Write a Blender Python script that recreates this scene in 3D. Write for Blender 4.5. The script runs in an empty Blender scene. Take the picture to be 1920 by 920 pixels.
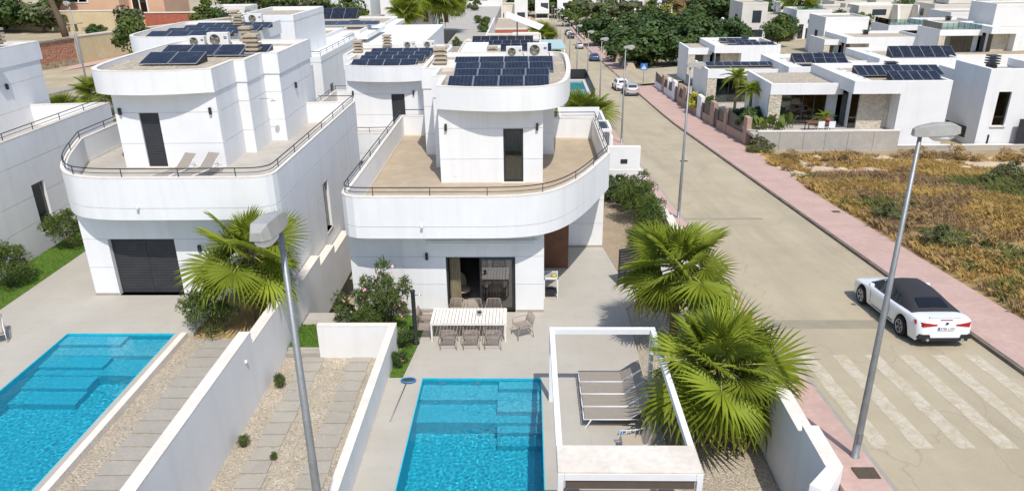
import bpy, bmesh, math, random
import numpy as np
from mathutils import Vector, Matrix, noise
SC = bpy.context.scene
COL = SC.collection
rnd = random.Random(11)
# ------------------------------------------------------------------ camera
CAMZ = 13.3
def _camera():
    f = 1368.0; vx = 990-960; vy = -100-460; zx = 1000-960
    Y = Vector((vx, vy, f)).normalized()
    zy = -(f*f + vx*zx)/vy
    Z = -Vector((zx, zy, f)).normalized()
    X = Y.cross(Z)
    # rows of R = world axes expressed in image axes (right, down, forward)
    right = Vector((X.x, Y.x, Z.x)); down = Vector((X.y, Y.y, Z.y)); fwd = Vector((X.z, Y.z, Z.z))
    m = Matrix((right, -down, -fwd)).transposed().to_4x4()
    cd = bpy.data.cameras.new('camera'); cd.sensor_width = 36; cd.lens = f/1920*36
    cd.clip_start = .1; cd.clip_end = 3000
    co = bpy.data.objects.new('camera', cd); COL.objects.link(co)
    co.matrix_world = Matrix.Translation((0, 0, CAMZ)) @ m
    SC.camera = co
_camera()
# ------------------------------------------------------------------ light
SUN = Vector((.50, -1.62, 2.74)).normalized()
def _light():
    w = bpy.data.worlds.new('World'); SC.world = w; w.use_nodes = True
    nt = w.node_tree; bg = nt.nodes['Background']
    sky = nt.nodes.new('ShaderNodeTexSky'); sky.sky_type = 'NISHITA'; sky.sun_disc = False
    sky.sun_elevation = math.asin(SUN.z); sky.sun_rotation = math.atan2(SUN.x, SUN.y)
    sky.air_density = 1.0; sky.dust_density = 1.2; sky.ozone_density = 2.0
    nt.links.new(sky.outputs[0], bg.inputs[0]); bg.inputs[1].default_value = .142
    l = bpy.data.lights.new('sun', 'SUN'); l.energy = 3.55; l.angle = math.radians(.5); l.color = (1, .955, .89)
    l.cycles.is_caustics_light = True
    o = bpy.data.objects.new('sun', l); COL.objects.link(o)
    o.rotation_euler = SUN.to_track_quat('Z', 'Y').to_euler(); o.location = (10, -20, 60)
_light()
SC.view_settings.view_transform = 'Standard'
SC.view_settings.look = 'None'
SC.view_settings.exposure = .22
SC.view_settings.gamma = 1
SC.cycles.max_bounces = 8
SC.cycles.transparent_max_bounces = 16
SC.cycles.caustics_refractive = True
# ------------------------------------------------------------------ helpers
class MB:
    """collects shapes and links them as one mesh object"""
    def __init__(s): s.v = []; s.f = []; s.m = []; s.sm = []
    def add(s, vs, fs, mi=0, smooth=False):
        b = len(s.v); s.v.extend(tuple(p) for p in vs)
        for f in fs: s.f.append(tuple(b+i for i in f)); s.m.append(mi); s.sm.append(smooth)
        return s
    def box(s, x0, x1, y0, y1, z0, z1, mi=0):
        if x0 > x1: x0, x1 = x1, x0
        if y0 > y1: y0, y1 = y1, y0
        if z0 > z1: z0, z1 = z1, z0
        return s.add([(x0,y0,z0),(x1,y0,z0),(x1,y1,z0),(x0,y1,z0),(x0,y0,z1),(x1,y0,z1),(x1,y1,z1),(x0,y1,z1)],
                     [(0,3,2,1),(4,5,6,7),(0,1,5,4),(1,2,6,5),(2,3,7,6),(3,0,4,7)], mi)
    def hexa(s, b, t, mi=0):
        return s.add(list(b)+list(t), [(0,3,2,1),(4,5,6,7),(0,1,5,4),(1,2,6,5),(2,3,7,6),(3,0,4,7)], mi)
    def prism(s, poly, z0, z1, mi=0):
        n = len(poly)
        a = sum(poly[i][0]*poly[(i+1) % n][1]-poly[(i+1) % n][0]*poly[i][1] for i in range(n))
        if a < 0: poly = poly[::-1]
        s.add([(x, y, z0) for x, y in poly]+[(x, y, z1) for x, y in poly],
              [tuple(range(n))[::-1], tuple(range(n, 2*n))]+[(i, (i+1) % n, n+(i+1) % n, n+i) for i in range(n)], mi)
        return s
    def ribbon(s, path, t, z0, z1, closed=False, mi=0):
        """wall of thickness t (to the left of the path for t>0) following a plan path"""
        ins = offset(path, t, closed); n = len(path); k = n if closed else n-1
        vs = []
        for i in range(n):
            a, b = path[i], ins[i]
            lo0 = z0[i] if isinstance(z0, (list, tuple)) else z0
            hi = z1[i] if isinstance(z1, (list, tuple)) else z1
            vs += [(a[0], a[1], lo0), (b[0], b[1], lo0), (b[0], b[1], hi), (a[0], a[1], hi)]
        fs = []
        for i in range(k):
            p = 4*i; q = 4*((i+1) % n)
            fs += [(p, q, q+3, p+3), (q+1, p+1, p+2, q+2), (p+3, q+3, q+2, p+2), (q, p, p+1, q+1)]
        if not closed:
            fs += [(0, 3, 2, 1), (4*(n-1), 4*(n-1)+1, 4*(n-1)+2, 4*(n-1)+3)]
        return s.add(vs, fs, mi)
    def tube(s, pts, r, n=6, mi=0, cap=True, smooth=True):
        pts = [Vector(p) for p in pts]; m = len(pts); vs = []; up = None
        for i, p in enumerate(pts):
            d = (pts[min(i+1, m-1)]-pts[max(i-1, 0)])
            d = d.normalized() if d.length > 1e-9 else Vector((0, 0, 1))
            if up is None or abs(up.dot(d)) > .98: up = Vector((0, 0, 1)) if abs(d.z) < .9 else Vector((1, 0, 0))
            a = d.cross(up).normalized(); b = a.cross(d).normalized(); up = b
            rr = r[i] if isinstance(r, (list, tuple)) else r
            for k in range(n):
                t = 2*math.pi*(k+.5)/n
                vs.append(p+a*(rr*math.cos(t))+b*(rr*math.sin(t)))
        fs = [(i*n+k, i*n+(k+1) % n, (i+1)*n+(k+1) % n, (i+1)*n+k) for i in range(m-1) for k in range(n)]
        s.add(vs, fs, mi, smooth)
        if cap:
            b = len(s.v)-m*n
            s.f += [tuple(b+k for k in range(n))[::-1], tuple(b+(m-1)*n+k for k in range(n))]; s.m += [mi, mi]; s.sm += [False, False]
        return s
    def lathe(s, prof, c=(0, 0, 0), n=12, mi=0, axis='z', smooth=True):
        vs = []
        for r, z in prof:
            for k in range(n):
                t = 2*math.pi*k/n; x, y = r*math.cos(t), r*math.sin(t)
                p = {'z': (x, y, z), 'x': (z, x, y), 'y': (y, z, x)}[axis]
                vs.append((c[0]+p[0], c[1]+p[1], c[2]+p[2]))
        m = len(prof)
        fs = [(i*n+k, i*n+(k+1) % n, (i+1)*n+(k+1) % n, (i+1)*n+k) for i in range(m-1) for k in range(n)]
        s.add(vs, fs, mi, smooth)
        b = len(s.v)-m*n
        if prof[0][0] > 1e-4: s.f.append(tuple(b+k for k in range(n))[::-1]); s.m.append(mi); s.sm.append(False)
        if prof[-1][0] > 1e-4: s.f.append(tuple(b+(m-1)*n+k for k in range(n))); s.m.append(mi); s.sm.append(False)
        return s
    def xf(s, M, start=0):
        for i in range(start, len(s.v)): s.v[i] = tuple(M @ Vector(s.v[i]))
        return s
    def mesh(s, name, mats):
        me = bpy.data.meshes.new(name); me.from_pydata(s.v, [], s.f)
        for m in (mats if isinstance(mats, (list, tuple)) else [mats]): me.materials.append(m)
        me.polygons.foreach_set('material_index', s.m); me.polygons.foreach_set('use_smooth', s.sm)
        me.update(); return me
    def build(s, name, mats, parent=None, off=None, loc=None, bevel=0):
        if off is not None:
            o_ = off; s.v = [(a-o_[0], b-o_[1], c-o_[2]) for a, b, c in s.v]
        return link(name, s.mesh(name, mats), parent, loc, bevel=bevel)
def offset(path, t, closed=False):
    n = len(path); out = []
    for i in range(n):
        p = Vector(path[i][:2])
        if closed: a, b = Vector(path[i-1][:2]), Vector(path[(i+1) % n][:2])
        else: a, b = Vector(path[max(i-1, 0)][:2]), Vector(path[min(i+1, n-1)][:2])
        d1 = (p-a); d2 = (b-p)
        d1 = d1.normalized() if d1.length > 1e-9 else d2.normalized(); d2 = d2.normalized() if d2.length > 1e-9 else d1
        n1 = Vector((-d1.y, d1.x)); n2 = Vector((-d2.y, d2.x)); m = (n1+n2)
        m = m/max(m.length, 1e-6); k = t/max(.35, m.dot(n1))
        q = p+m*k; out.append((q.x, q.y))
    return out
def spline(pts, seg=6, closed=False):
    out = []; n = len(pts)
    for i in range(n-1):
        p0 = Vector(pts[max(i-1, 0)]); p1 = Vector(pts[i]); p2 = Vector(pts[i+1]); p3 = Vector(pts[min(i+2, n-1)])
        for k in range(seg):
            t = k/seg
            q = .5*((2*p1)+(p2-p0)*t+(2*p0-5*p1+4*p2-p3)*t*t+(3*p1-p0-3*p2+p3)*t**3)
            out.append(tuple(q))
    out.append(tuple(pts[-1])); return out
def link(name, me, parent=None, loc=None, rot=None, scale=None, bevel=0):
    o = bpy.data.objects.new(name, me); COL.objects.link(o)
    if parent is not None: o.parent = parent
    if loc is not None: o.location = loc
    if rot is not None: o.rotation_euler = rot
    if scale is not None: o.scale = scale
    if bevel:
        b = o.modifiers.new('bevel', 'BEVEL'); b.width = bevel; b.segments = 2; b.limit_method = 'ANGLE'
    return o
def tag(o, label=None, cat=None, group=None, kind=None):
    if label: o['label'] = label
    if cat: o['category'] = cat
    if group: o['group'] = group
    if kind: o['kind'] = kind
    return o
def thing(name, label, cat, loc=(0, 0, 0), rz=0, group=None, scale=None):
    o = bpy.data.objects.new(name, None); COL.objects.link(o)
    o.location = loc; o.rotation_euler = (0, 0, rz)
    if scale: o.scale = scale
    return tag(o, label, cat, group)
def dup(root, loc, rz=None, label=None, scale=None, parent=None):
    r = root.copy(); COL.objects.link(r); r.location = loc
    if parent is not None: r.parent = parent
    if rz is not None: r.rotation_euler = (0, 0, rz)
    if scale is not None: r.scale = scale if isinstance(scale, (tuple, list)) else (scale,)*3
    if label: r['label'] = label
    for ch in list(root.children):
        c = ch.copy(); COL.objects.link(c); c.parent = r
        for g in list(ch.children):
            d = g.copy(); COL.objects.link(d); d.parent = c
    return r
def structure(o): o['kind'] = 'structure'; return o
def stuff(o): o['kind'] = 'stuff'; return o
def smst(a, b, x):
    t = min(1, max(0, (x-a)/(b-a))); return t*t*(3-2*t)
_RX = [-60, 0, 75, 129, 184, 247, 281, 330, 520]; _RZ = [8.48, 3.1, -3.63, -7.0, -10.3, -13.0, -13.4, -12, 2]
def road_z(Y): return float(np.interp(Y, _RX, _RZ))
def terr(X, Y):
    r = road_z(Y); z = r
    if X > 17: z = r+.07*min(X-17, 140)*smst(58, 67, Y)
    if X < -8:
        l = .75+.045*(-14-X)-.012*(Y-30); b = smst(-8, -14-max(0, Y-30)*.25, X) if False else smst(8, 14+max(0, Y-30)*.25, -X)
        z = r*(1-b)+l*b
    return z
# ------------------------------------------------------------------ materials
def _new(name):
    m = bpy.data.materials.new(name); m.use_nodes = True; nt = m.node_tree
    return m, nt, nt.nodes['Principled BSDF']
def N(nt, t, **kw):
    n = nt.nodes.new(t)
    for k, v in kw.items():
        if k.startswith('i_'): n.inputs[k[2:].replace('_', ' ')].default_value = v
        else: setattr(n, k, v)
    return n
def rgba(c): return (c[0], c[1], c[2], 1)
def mixc(nt, fac, a, b, blend='MIX'):
    n = nt.nodes.new('ShaderNodeMix'); n.data_type = 'RGBA'; n.blend_type = blend
    for sock, v in ((n.inputs[0], fac), (n.inputs[6], a), (n.inputs[7], b)):
        if hasattr(v, 'is_output'): nt.links.new(v, sock)
        elif isinstance(v, (int, float)): sock.default_value = v
        else: sock.default_value = rgba(v)
    return n.outputs[2]
def maprange(nt, x, a, b, c=0., d=1.):
    n = nt.nodes.new('ShaderNodeMapRange'); nt.links.new(x, n.inputs[0])
    n.inputs[1].default_value = a; n.inputs[2].default_value = b; n.inputs[3].default_value = c; n.inputs[4].default_value = d
    return n.outputs[0]
def noise_fac(nt, co, scale, detail=4, rough=.55, scl=None):
    if scl:
        mp = nt.nodes.new('ShaderNodeMapping'); mp.inputs['Scale'].default_value = scl; nt.links.new(co, mp.inputs[0]); co = mp.outputs[0]
    n = nt.nodes.new('ShaderNodeTexNoise'); n.inputs['Scale'].default_value = scale; n.inputs['Detail'].default_value = detail; n.inputs['Roughness'].default_value = rough
    nt.links.new(co, n.inputs['Vector']); return n.outputs['Fac']
def coords(nt, which='Object'):
    return nt.nodes.new('ShaderNodeTexCoord').outputs[which]
def world_pos(nt): return nt.nodes.new('ShaderNodeNewGeometry').outputs['Position']
def bump(nt, p, h, strength=.3, dist=.02):
    b = nt.nodes.new('ShaderNodeBump'); b.inputs['Strength'].default_value = strength; b.inputs['Distance'].default_value = dist
    nt.links.new(h, b.inputs['Height']); nt.links.new(b.outputs[0], p.inputs['Normal'])
MAT = {}
def mat(name, col, col2=None, rough=.8, scale=2, scale2=None, bumps=0, bscale=60, metal=0, spec=.5, world=True, coat=0, streak=None, rand=0, dist=.02, leafy=0):
    m, nt, p = _new(name); co = world_pos(nt) if world else coords(nt)
    c2 = col2 or tuple(v*.86 for v in col)
    f = maprange(nt, noise_fac(nt, co, scale, 5), .35, .65)
    out = mixc(nt, f, col, c2)
    if scale2: out = mixc(nt, maprange(nt, noise_fac(nt, co, scale2, 3), .3, .7, .0, .5), out, tuple(v*.8 for v in c2))
    if streak: out = mixc(nt, maprange(nt, noise_fac(nt, co, 1, 4, scl=(2.2, 2.2, .16)), .5, .8, 0, .55), out, streak)
    if rand:
        oi = nt.nodes.new('ShaderNodeObjectInfo').outputs['Random']
        out = mixc(nt, maprange(nt, oi, 0, 1, 0, rand), out, tuple(v*.45 for v in c2))
    nt.links.new(out, p.inputs['Base Color'])
    p.inputs['Roughness'].default_value = rough; p.inputs['Metallic'].default_value = metal; p.inputs['Specular IOR Level'].default_value = spec
    if coat: p.inputs['Coat Weight'].default_value = coat; p.inputs['Coat Roughness'].default_value = .05
    if bumps: bump(nt, p, noise_fac(nt, co, bscale, 4), bumps, dist)
    if leafy:
        tl = nt.nodes.new('ShaderNodeBsdfTranslucent'); nt.links.new(out, tl.inputs[0]); ms = nt.nodes.new('ShaderNodeMixShader'); ms.inputs[0].default_value = leafy
        nt.links.new(p.outputs[0], ms.inputs[1]); nt.links.new(tl.outputs[0], ms.inputs[2]); nt.links.new(ms.outputs[0], nt.nodes['Material Output'].inputs[0])
    MAT[name] = m; return m
mat('white_render', (.80, .80, .79), (.76, .76, .755), rough=.9, scale=.7, bumps=.25, bscale=45, streak=(.66, .65, .63), dist=.01)
mat('wall_render', (.79, .78, .76), (.74, .73, .71), rough=.9, scale=.6, bumps=.25, bscale=40, streak=(.66, .64, .61), dist=.01)
mat('coping', (.78, .73, .65), (.70, .64, .56), rough=.85, scale=1.5, scale2=9, bumps=.2)
mat('far_white', (.78, .77, .75), (.74, .72, .69), rough=.9, scale=.4)
mat('cream_white', (.72, .68, .60), (.66, .61, .53), rough=.9, scale=.4)
def deck_mat():
    m, nt, p = _new('deck'); co = world_pos(nt)
    out = mixc(nt, maprange(nt, noise_fac(nt, co, .5, 5), .35, .65), (.44, .41, .355), (.40, .37, .315))
    out = mixc(nt, maprange(nt, noise_fac(nt, co, 2.6, 6, .65), .5, .8, 0, .5), out, (.34, .315, .27))
    b = nt.nodes.new('ShaderNodeTexBrick'); b.inputs['Scale'].default_value = 1; b.inputs['Mortar Size'].default_value = .006; b.inputs['Brick Width'].default_value = 1.8; b.inputs['Row Height'].default_value = .9; b.offset = 0
    b.inputs['Color1'].default_value = (0, 0, 0, 1); b.inputs['Color2'].default_value = (.12, .12, .12, 1); b.inputs['Mortar'].default_value = (1, 1, 1, 1); nt.links.new(co, b.inputs['Vector'])
    out = mixc(nt, maprange(nt, b.outputs['Color'], 0, 1, 0, .4), out, (.27, .25, .22)); nt.links.new(out, p.inputs['Base Color']); p.inputs['Roughness'].default_value = .75; MAT['deck'] = m
deck_mat()
mat('terrace_tile', (.445, .36, .25), (.39, .31, .215), rough=.7, scale=.45, scale2=1.8, bumps=.05)
mat('terrace_pale', (.46, .43, .375), (.42, .385, .335), rough=.7, scale=.5, scale2=2)
def asphalt():
    m, nt, p = _new('asphalt'); co = world_pos(nt)
    f = maprange(nt, noise_fac(nt, co, .35, 6, .65), .35, .65); out = mixc(nt, f, (.47, .40, .275), (.40, .34, .23))
    out = mixc(nt, maprange(nt, noise_fac(nt, co, 1, 4, scl=(.9, .035, 1)), .45, .75, 0, .5), out, (.30, .255, .175))   # worn wheel lanes
    out = mixc(nt, maprange(nt, noise_fac(nt, co, .8, 5, .6, scl=(.5, .12, 1)), .56, .74, 0, .55), out, (.50, .44, .325))
    out = mixc(nt, maprange(nt, noise_fac(nt, co, 38, 2), .4, .75, 0, .35), out, (.27, .23, .165))
    v = N(nt, 'ShaderNodeTexVoronoi', feature='DISTANCE_TO_EDGE'); v.inputs['Scale'].default_value = .22
    mp = nt.nodes.new('ShaderNodeMapping'); mp.inputs['Scale'].default_value = (1, .35, 1); nt.links.new(co, mp.inputs[0])
    wv = nt.nodes.new('ShaderNodeVectorMath'); nz = nt.nodes.new('ShaderNodeTexNoise'); nz.inputs['Scale'].default_value = .9; nz.inputs['Detail'].default_value = 4; nt.links.new(co, nz.inputs['Vector'])
    nt.links.new(mp.outputs[0], wv.inputs[0]); nt.links.new(nz.outputs['Color'], wv.inputs[1]); nt.links.new(wv.outputs[0], v.inputs['Vector'])
    out = mixc(nt, maprange(nt, v.outputs['Distance'], 0, .005, .3, 0), out, (.18, .15, .11))
    nt.links.new(out, p.inputs['Base Color']); p.inputs['Roughness'].default_value = .92; bump(nt, p, noise_fac(nt, co, 70, 3), .35, .02); MAT['asphalt'] = m
asphalt()
def paint():
    m, nt, p = _new('old_paint'); co = world_pos(nt)
    w = maprange(nt, noise_fac(nt, co, 2.6, 8, .74), .36, .58); out = mixc(nt, w, (.56, .51, .41), (.46, .395, .275))
    v = N(nt, 'ShaderNodeTexVoronoi', feature='DISTANCE_TO_EDGE'); v.inputs['Scale'].default_value = 3.2; nt.links.new(co, v.inputs['Vector'])
    out = mixc(nt, maprange(nt, v.outputs['Distance'], 0, .05, .7, 0), out, (.36, .31, .22))
    nt.links.new(out, p.inputs['Base Color']); p.inputs['Roughness'].default_value = .9; MAT['old_paint'] = m
paint()
mat('pink_paving', (.56, .385, .325), (.49, .33, .275), rough=.85, scale=.8, scale2=5, bumps=.15)
mat('kerb', (.12, .10, .085), (.20, .165, .13), rough=.9, scale=2.5, bumps=.2)
mat('paver', (.40, .37, .315), (.36, .33, .28), rough=.85, scale=2, scale2=12, bumps=.25, rand=.14)
mat('soil', (.44, .31, .135), (.34, .23, .095), rough=.95, scale=.35, scale2=1.8, bumps=.6, bscale=6, dist=.15)
mat('sand', (.60, .48, .33), (.50, .37, .24), rough=.95, scale=.2, scale2=1.5, bumps=.3, bscale=3)
mat('hill', (.50, .42, .31), (.34, .28, .17), rough=.95, scale=.05, scale2=.4, bumps=.5, bscale=1)
mat('grass', (.10, .19, .012), (.07, .14, .010), rough=.9, scale=6, scale2=30, bumps=.6, bscale=120)
mat('palm_leaf', (.21, .285, .024), (.33, .395, .04), rough=.55, scale=1.2, spec=.25, rand=.85, world=False, leafy=.3)
mat('palm_leaf_old', (.34, .27, .035), (.22, .21, .03), rough=.6, scale=2.2, rand=.3, world=False, leafy=.3)
mat('palm_stem', (.30, .32, .07), (.24, .2, .06), rough=.6, scale=3)
mat('palm_trunk', (.17, .115, .075), (.10, .07, .045), rough=.95, scale=8, bumps=.8, bscale=20, dist=.05)
mat('leaf', (.055, .10, .022), (.09, .13, .030), rough=.6, scale=1.4, spec=.3, leafy=.25)
mat('leaf_light', (.105, .15, .028), (.15, .185, .03), rough=.6, scale=1.4, spec=.3, leafy=.25)
mat('leaf_dark', (.034, .072, .018), (.062, .105, .024), rough=.55, scale=.55, spec=.3, scale2=2)
mat('leaf_olive', (.085, .105, .045), (.12, .125, .05), rough=.7, scale=1.0)
mat('leaf_yellow', (.28, .24, .03), (.17, .18, .03), rough=.7, scale=1.0)
mat('leaf_rust', (.22, .12, .05), (.14, .08, .04), rough=.8, scale=1.0)
mat('flower', (.65, .25, .3), (.7, .4, .42), rough=.6)
mat('bark', (.14, .10, .07), (.09, .065, .045), rough=.95, scale=5, bumps=.6, bscale=20)
mat('dry_grass', (.52, .355, .11), (.40, .255, .075), rough=.9, scale=.5, scale2=.25)
mat('dry_brown', (.26, .165, .085), (.34, .23, .11), rough=.95, scale=.9)
mat('weed_green', (.10, .125, .025), (.16, .16, .04), rough=.8, scale=.9)
mat('dark_metal', (.022, .023, .026), (.03, .03, .033), rough=.45, scale=3)
mat('shutter', (.035, .036, .042), (.045, .046, .052), rough=.5, scale=3)
mat('steel', (.30, .31, .31), (.24, .25, .25), rough=.5, metal=.55, scale=4, scale2=20)
mat('lamp_grey', (.36, .36, .335), (.31, .31, .29), rough=.5, scale=5)
mat('alu_white', (.78, .78, .77), (.74, .74, .73), rough=.5, scale=2)
mat('pergola_roof', (.74, .69, .61), (.64, .57, .48), rough=.8, scale=1.2, scale2=6)
mat('screen_brown', (.10, .075, .055), (.12, .09, .065), rough=.9)
mat('sling', (.29, .255, .215), (.27, .235, .195), rough=.85, scale=6)
mat('cushion', (.42, .35, .27), (.39, .325, .25), rough=.95, scale=4)
mat('chair_taupe', (.34, .275, .24), (.30, .24, .21), rough=.55, scale=4)
mat('table_white', (.80, .76, .68), (.75, .70, .62), rough=.6, scale=3)
mat('wood', (.20, .088, .045), (.15, .062, .03), rough=.6, scale=3, scale2=12)
mat('ac_white', (.72, .72, .69), (.66, .66, .62), rough=.5, scale=2)
mat('ac_grille', (.16, .15, .125), (.10, .095, .08), rough=.7, scale=14)
mat('blue_label', (.02, .03, .28), rough=.5)
mat('chimney_stone', (.50, .42, .31), (.42, .34, .24), rough=.9, scale=3, scale2=14, bumps=.4, bscale=30)
mat('curtain', (.42, .37, .24), (.36, .31, .19), rough=.9, scale=3)
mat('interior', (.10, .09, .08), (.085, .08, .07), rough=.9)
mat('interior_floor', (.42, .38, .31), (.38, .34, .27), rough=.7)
mat('panel_frame', (.55, .56, .58), rough=.4, metal=.6)
mat('panel_back', (.03, .03, .035), rough=.6)
mat('tyre', (.015, .015, .016), rough=.85)
mat('rim', (.62, .62, .63), rough=.35, metal=.25)
mat('rim_black', (.03, .03, .03), rough=.4)
mat('car_white', (.78, .79, .79), (.77, .78, .78), rough=.28, coat=.6)
mat('car_silver', (.50, .51, .50), (.48, .49, .48), rough=.3, coat=.5, metal=.3)
mat('car_blue', (.03, .09, .22), rough=.3, coat=.5)
mat('car_dark', (.03, .035, .05), rough=.3, coat=.5)
mat('soft_top', (.022, .023, .027), (.03, .03, .035), rough=.9, scale=30)
mat('car_glass', (.012, .014, .018), rough=.08)
mat('red_lamp', (.40, .01, .015), rough=.2)
mat('black_plastic', (.018, .018, .02), rough=.55)
mat('chrome', (.7, .7, .7), rough=.15, metal=1)
mat('plate', (.80, .80, .78), rough=.5)
mat('plate_blue', (.02, .08, .45), rough=.5)
mat('ink', (.01, .01, .012), rough=.7)
mat('sign_blue', (.03, .19, .50), rough=.5)
mat('sign_white', (.8, .8, .8), rough=.5)
mat('sign_red', (.45, .03, .03), rough=.5)
mat('yellow_wall', (.66, .54, .33), (.58, .46, .27), rough=.9, scale=.5, scale2=3)
mat('pink_wall', (.66, .42, .28), (.60, .37, .24), rough=.9, scale=.4)
mat('concrete', (.50, .465, .41), (.43, .395, .345), rough=.9, scale=.6, scale2=3, bumps=.2, streak=(.38, .35, .30))
mat('block_pink', (.46, .33, .25), (.40, .28, .21), rough=.9, scale=2, scale2=8, bumps=.4, bscale=14)
mat('terracotta', (.42, .13, .08), (.34, .10, .06), rough=.85, scale=2)
mat('glass_green', (.35, .50, .45), (.33, .47, .43), rough=.1)
mat('basket', (.45, .36, .25), (.35, .27, .18), rough=.8, scale=14)
mat('blue_plastic', (.03, .22, .50), rough=.4)
mat('teal_pot', (.02, .09, .11), rough=.5)
mat('grate', (.10, .075, .05), (.06, .045, .03), rough=.9, scale=30)
mat('globe', (.78, .78, .75), rough=.3)
mat('orange_wall', (.58, .40, .22), (.50, .33, .17), rough=.9, scale=1, scale2=5, bumps=.4)
mat('pool_coping', (.60, .58, .54), (.55, .53, .49), rough=.8, scale=1.2)
def gravel(name, cols, scale=26, b=.9):
    m, nt, p = _new(name); co = world_pos(nt)
    v = N(nt, 'ShaderNodeTexVoronoi'); v.inputs['Scale'].default_value = scale; nt.links.new(co, v.inputs['Vector'])
    r = nt.nodes.new('ShaderNodeValToRGB'); sep = nt.nodes.new('ShaderNodeSeparateColor'); nt.links.new(v.outputs['Color'], sep.inputs[0]); nt.links.new(sep.outputs[0], r.inputs[0])
    e = r.color_ramp.elements; e[0].position = 0; e[0].color = rgba(cols[0]); e[1].position = 1; e[1].color = rgba(cols[-1])
    for i, c in enumerate(cols[1:-1]): q = e.new((i+1)/(len(cols)-1)); q.color = rgba(c)
    out = mixc(nt, maprange(nt, noise_fac(nt, co, 1.2, 3), .35, .7, 0, .45), r.outputs[0], tuple(v_*.6 for v_ in cols[1]))
    nt.links.new(out, p.inputs['Base Color']); p.inputs['Roughness'].default_value = .9
    bump(nt, p, v.outputs['Distance'], b, .05); 
    nt.nodes['Bump'].invert = True
    MAT[name] = m; return m
gravel('gravel', [(.26, .215, .16), (.49, .425, .325), (.41, .34, .25), (.63, .56, .45)], 23, .7)
gravel('roof_gravel', [(.34, .29, .22), (.50, .43, .33), (.36, .30, .22), (.60, .53, .42)], 8)
gravel('entry_gravel', [(.34, .26, .17), (.46, .36, .25), (.40, .31, .21), (.52, .42, .30)], 24)
gravel('stone_clad', [(.50, .43, .33), (.62, .55, .44), (.56, .48, .37), (.70, .64, .53)], 5, 1)
gravel('rubble', [(.22, .17, .11), (.40, .31, .2), (.33, .26, .17), (.5, .4, .28)], 3, 1)
gravel('brick_stone', [(.34, .15, .09), (.46, .22, .14), (.40, .19, .12), (.52, .27, .18)], 5, 1)
def solar():
    m, nt, p = _new('solar'); co = coords(nt)
    sep = nt.nodes.new('ShaderNodeSeparateXYZ'); nt.links.new(co, sep.inputs[0])
    def line(sock, n, w):
        a = N(nt, 'ShaderNodeMath', operation='MULTIPLY'); nt.links.new(sock, a.inputs[0]); a.inputs[1].default_value = n
        b = N(nt, 'ShaderNodeMath', operation='FRACT'); nt.links.new(a.outputs[0], b.inputs[0])
        c = N(nt, 'ShaderNodeMath', operation='LESS_THAN'); nt.links.new(b.outputs[0], c.inputs[0]); c.inputs[1].default_value = w
        return c.outputs[0]
    mx = N(nt, 'ShaderNodeMath', operation='MAXIMUM'); nt.links.new(line(sep.outputs[0], 6, .07), mx.inputs[0]); nt.links.new(line(sep.outputs[1], 10, .06), mx.inputs[1])
    base = mixc(nt, maprange(nt, noise_fac(nt, world_pos(nt), .8, 3), .3, .7), (.006, .008, .017), (.013, .017, .030))
    base = mixc(nt, maprange(nt, noise_fac(nt, world_pos(nt), 2.5, 5), .5, .8, 0, .28), base, (.14, .13, .115))
    out = mixc(nt, mx.outputs[0], base, (.06, .068, .09))
    nt.links.new(out, p.inputs['Base Color']); p.inputs['Roughness'].default_value = .22; p.inputs['Specular IOR Level'].default_value = .35
    MAT['solar'] = m
solar()
def glass(name='glass', tint=(.62, .70, .68), refl=.9, ior=1.9):
    m, nt, p = _new(name); out = nt.nodes['Material Output']
    tr = nt.nodes.new('ShaderNodeBsdfTransparent'); tr.inputs[0].default_value = rgba(tint)
    gl = nt.nodes.new('ShaderNodeBsdfGlossy'); gl.inputs[0].default_value = (refl, refl, refl, 1); gl.inputs['Roughness'].default_value = .01
    fr = nt.nodes.new('ShaderNodeFresnel'); fr.inputs[0].default_value = ior
    mx = nt.nodes.new('ShaderNodeMixShader'); nt.links.new(fr.outputs[0], mx.inputs[0]); nt.links.new(tr.outputs[0], mx.inputs[1]); nt.links.new(gl.outputs[0], mx.inputs[2])
    nt.links.new(mx.outputs[0], out.inputs[0]); MAT[name] = m
glass(); glass('glass_coated', (.45, .55, .54), .95, 2.6); glass('glass_dark', (.16, .19, .20)); glass('glass_aqua', (.70, .86, .84), .8)
def pool_tile(name, a, b):
    m, nt, p = _new(name); co = world_pos(nt)
    v = N(nt, 'ShaderNodeTexVoronoi'); v.inputs['Scale'].default_value = 14; v.inputs['Randomness'].default_value = .4; nt.links.new(co, v.inputs['Vector'])
    sep = nt.nodes.new('ShaderNodeSeparateColor'); nt.links.new(v.outputs['Color'], sep.inputs[0])
    out = mixc(nt, sep.outputs[0], a, b); nt.links.new(out, p.inputs['Base Color']); p.inputs['Roughness'].default_value = .4
    MAT[name] = m
pool_tile('pool_tile', (.012, .40, .52), (.028, .47, .60))
pool_tile('pool_step', (.05, .40, .52), (.11, .54, .64))
def water():
    m, nt, p = _new('water'); p.inputs['Roughness'].default_value = 0; p.inputs['Transmission Weight'].default_value = 1; p.inputs['IOR'].default_value = 1.33
    p.inputs['Base Color'].default_value = (.82, .97, 1, 1); MAT['water'] = m
water()
M = MAT
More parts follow.
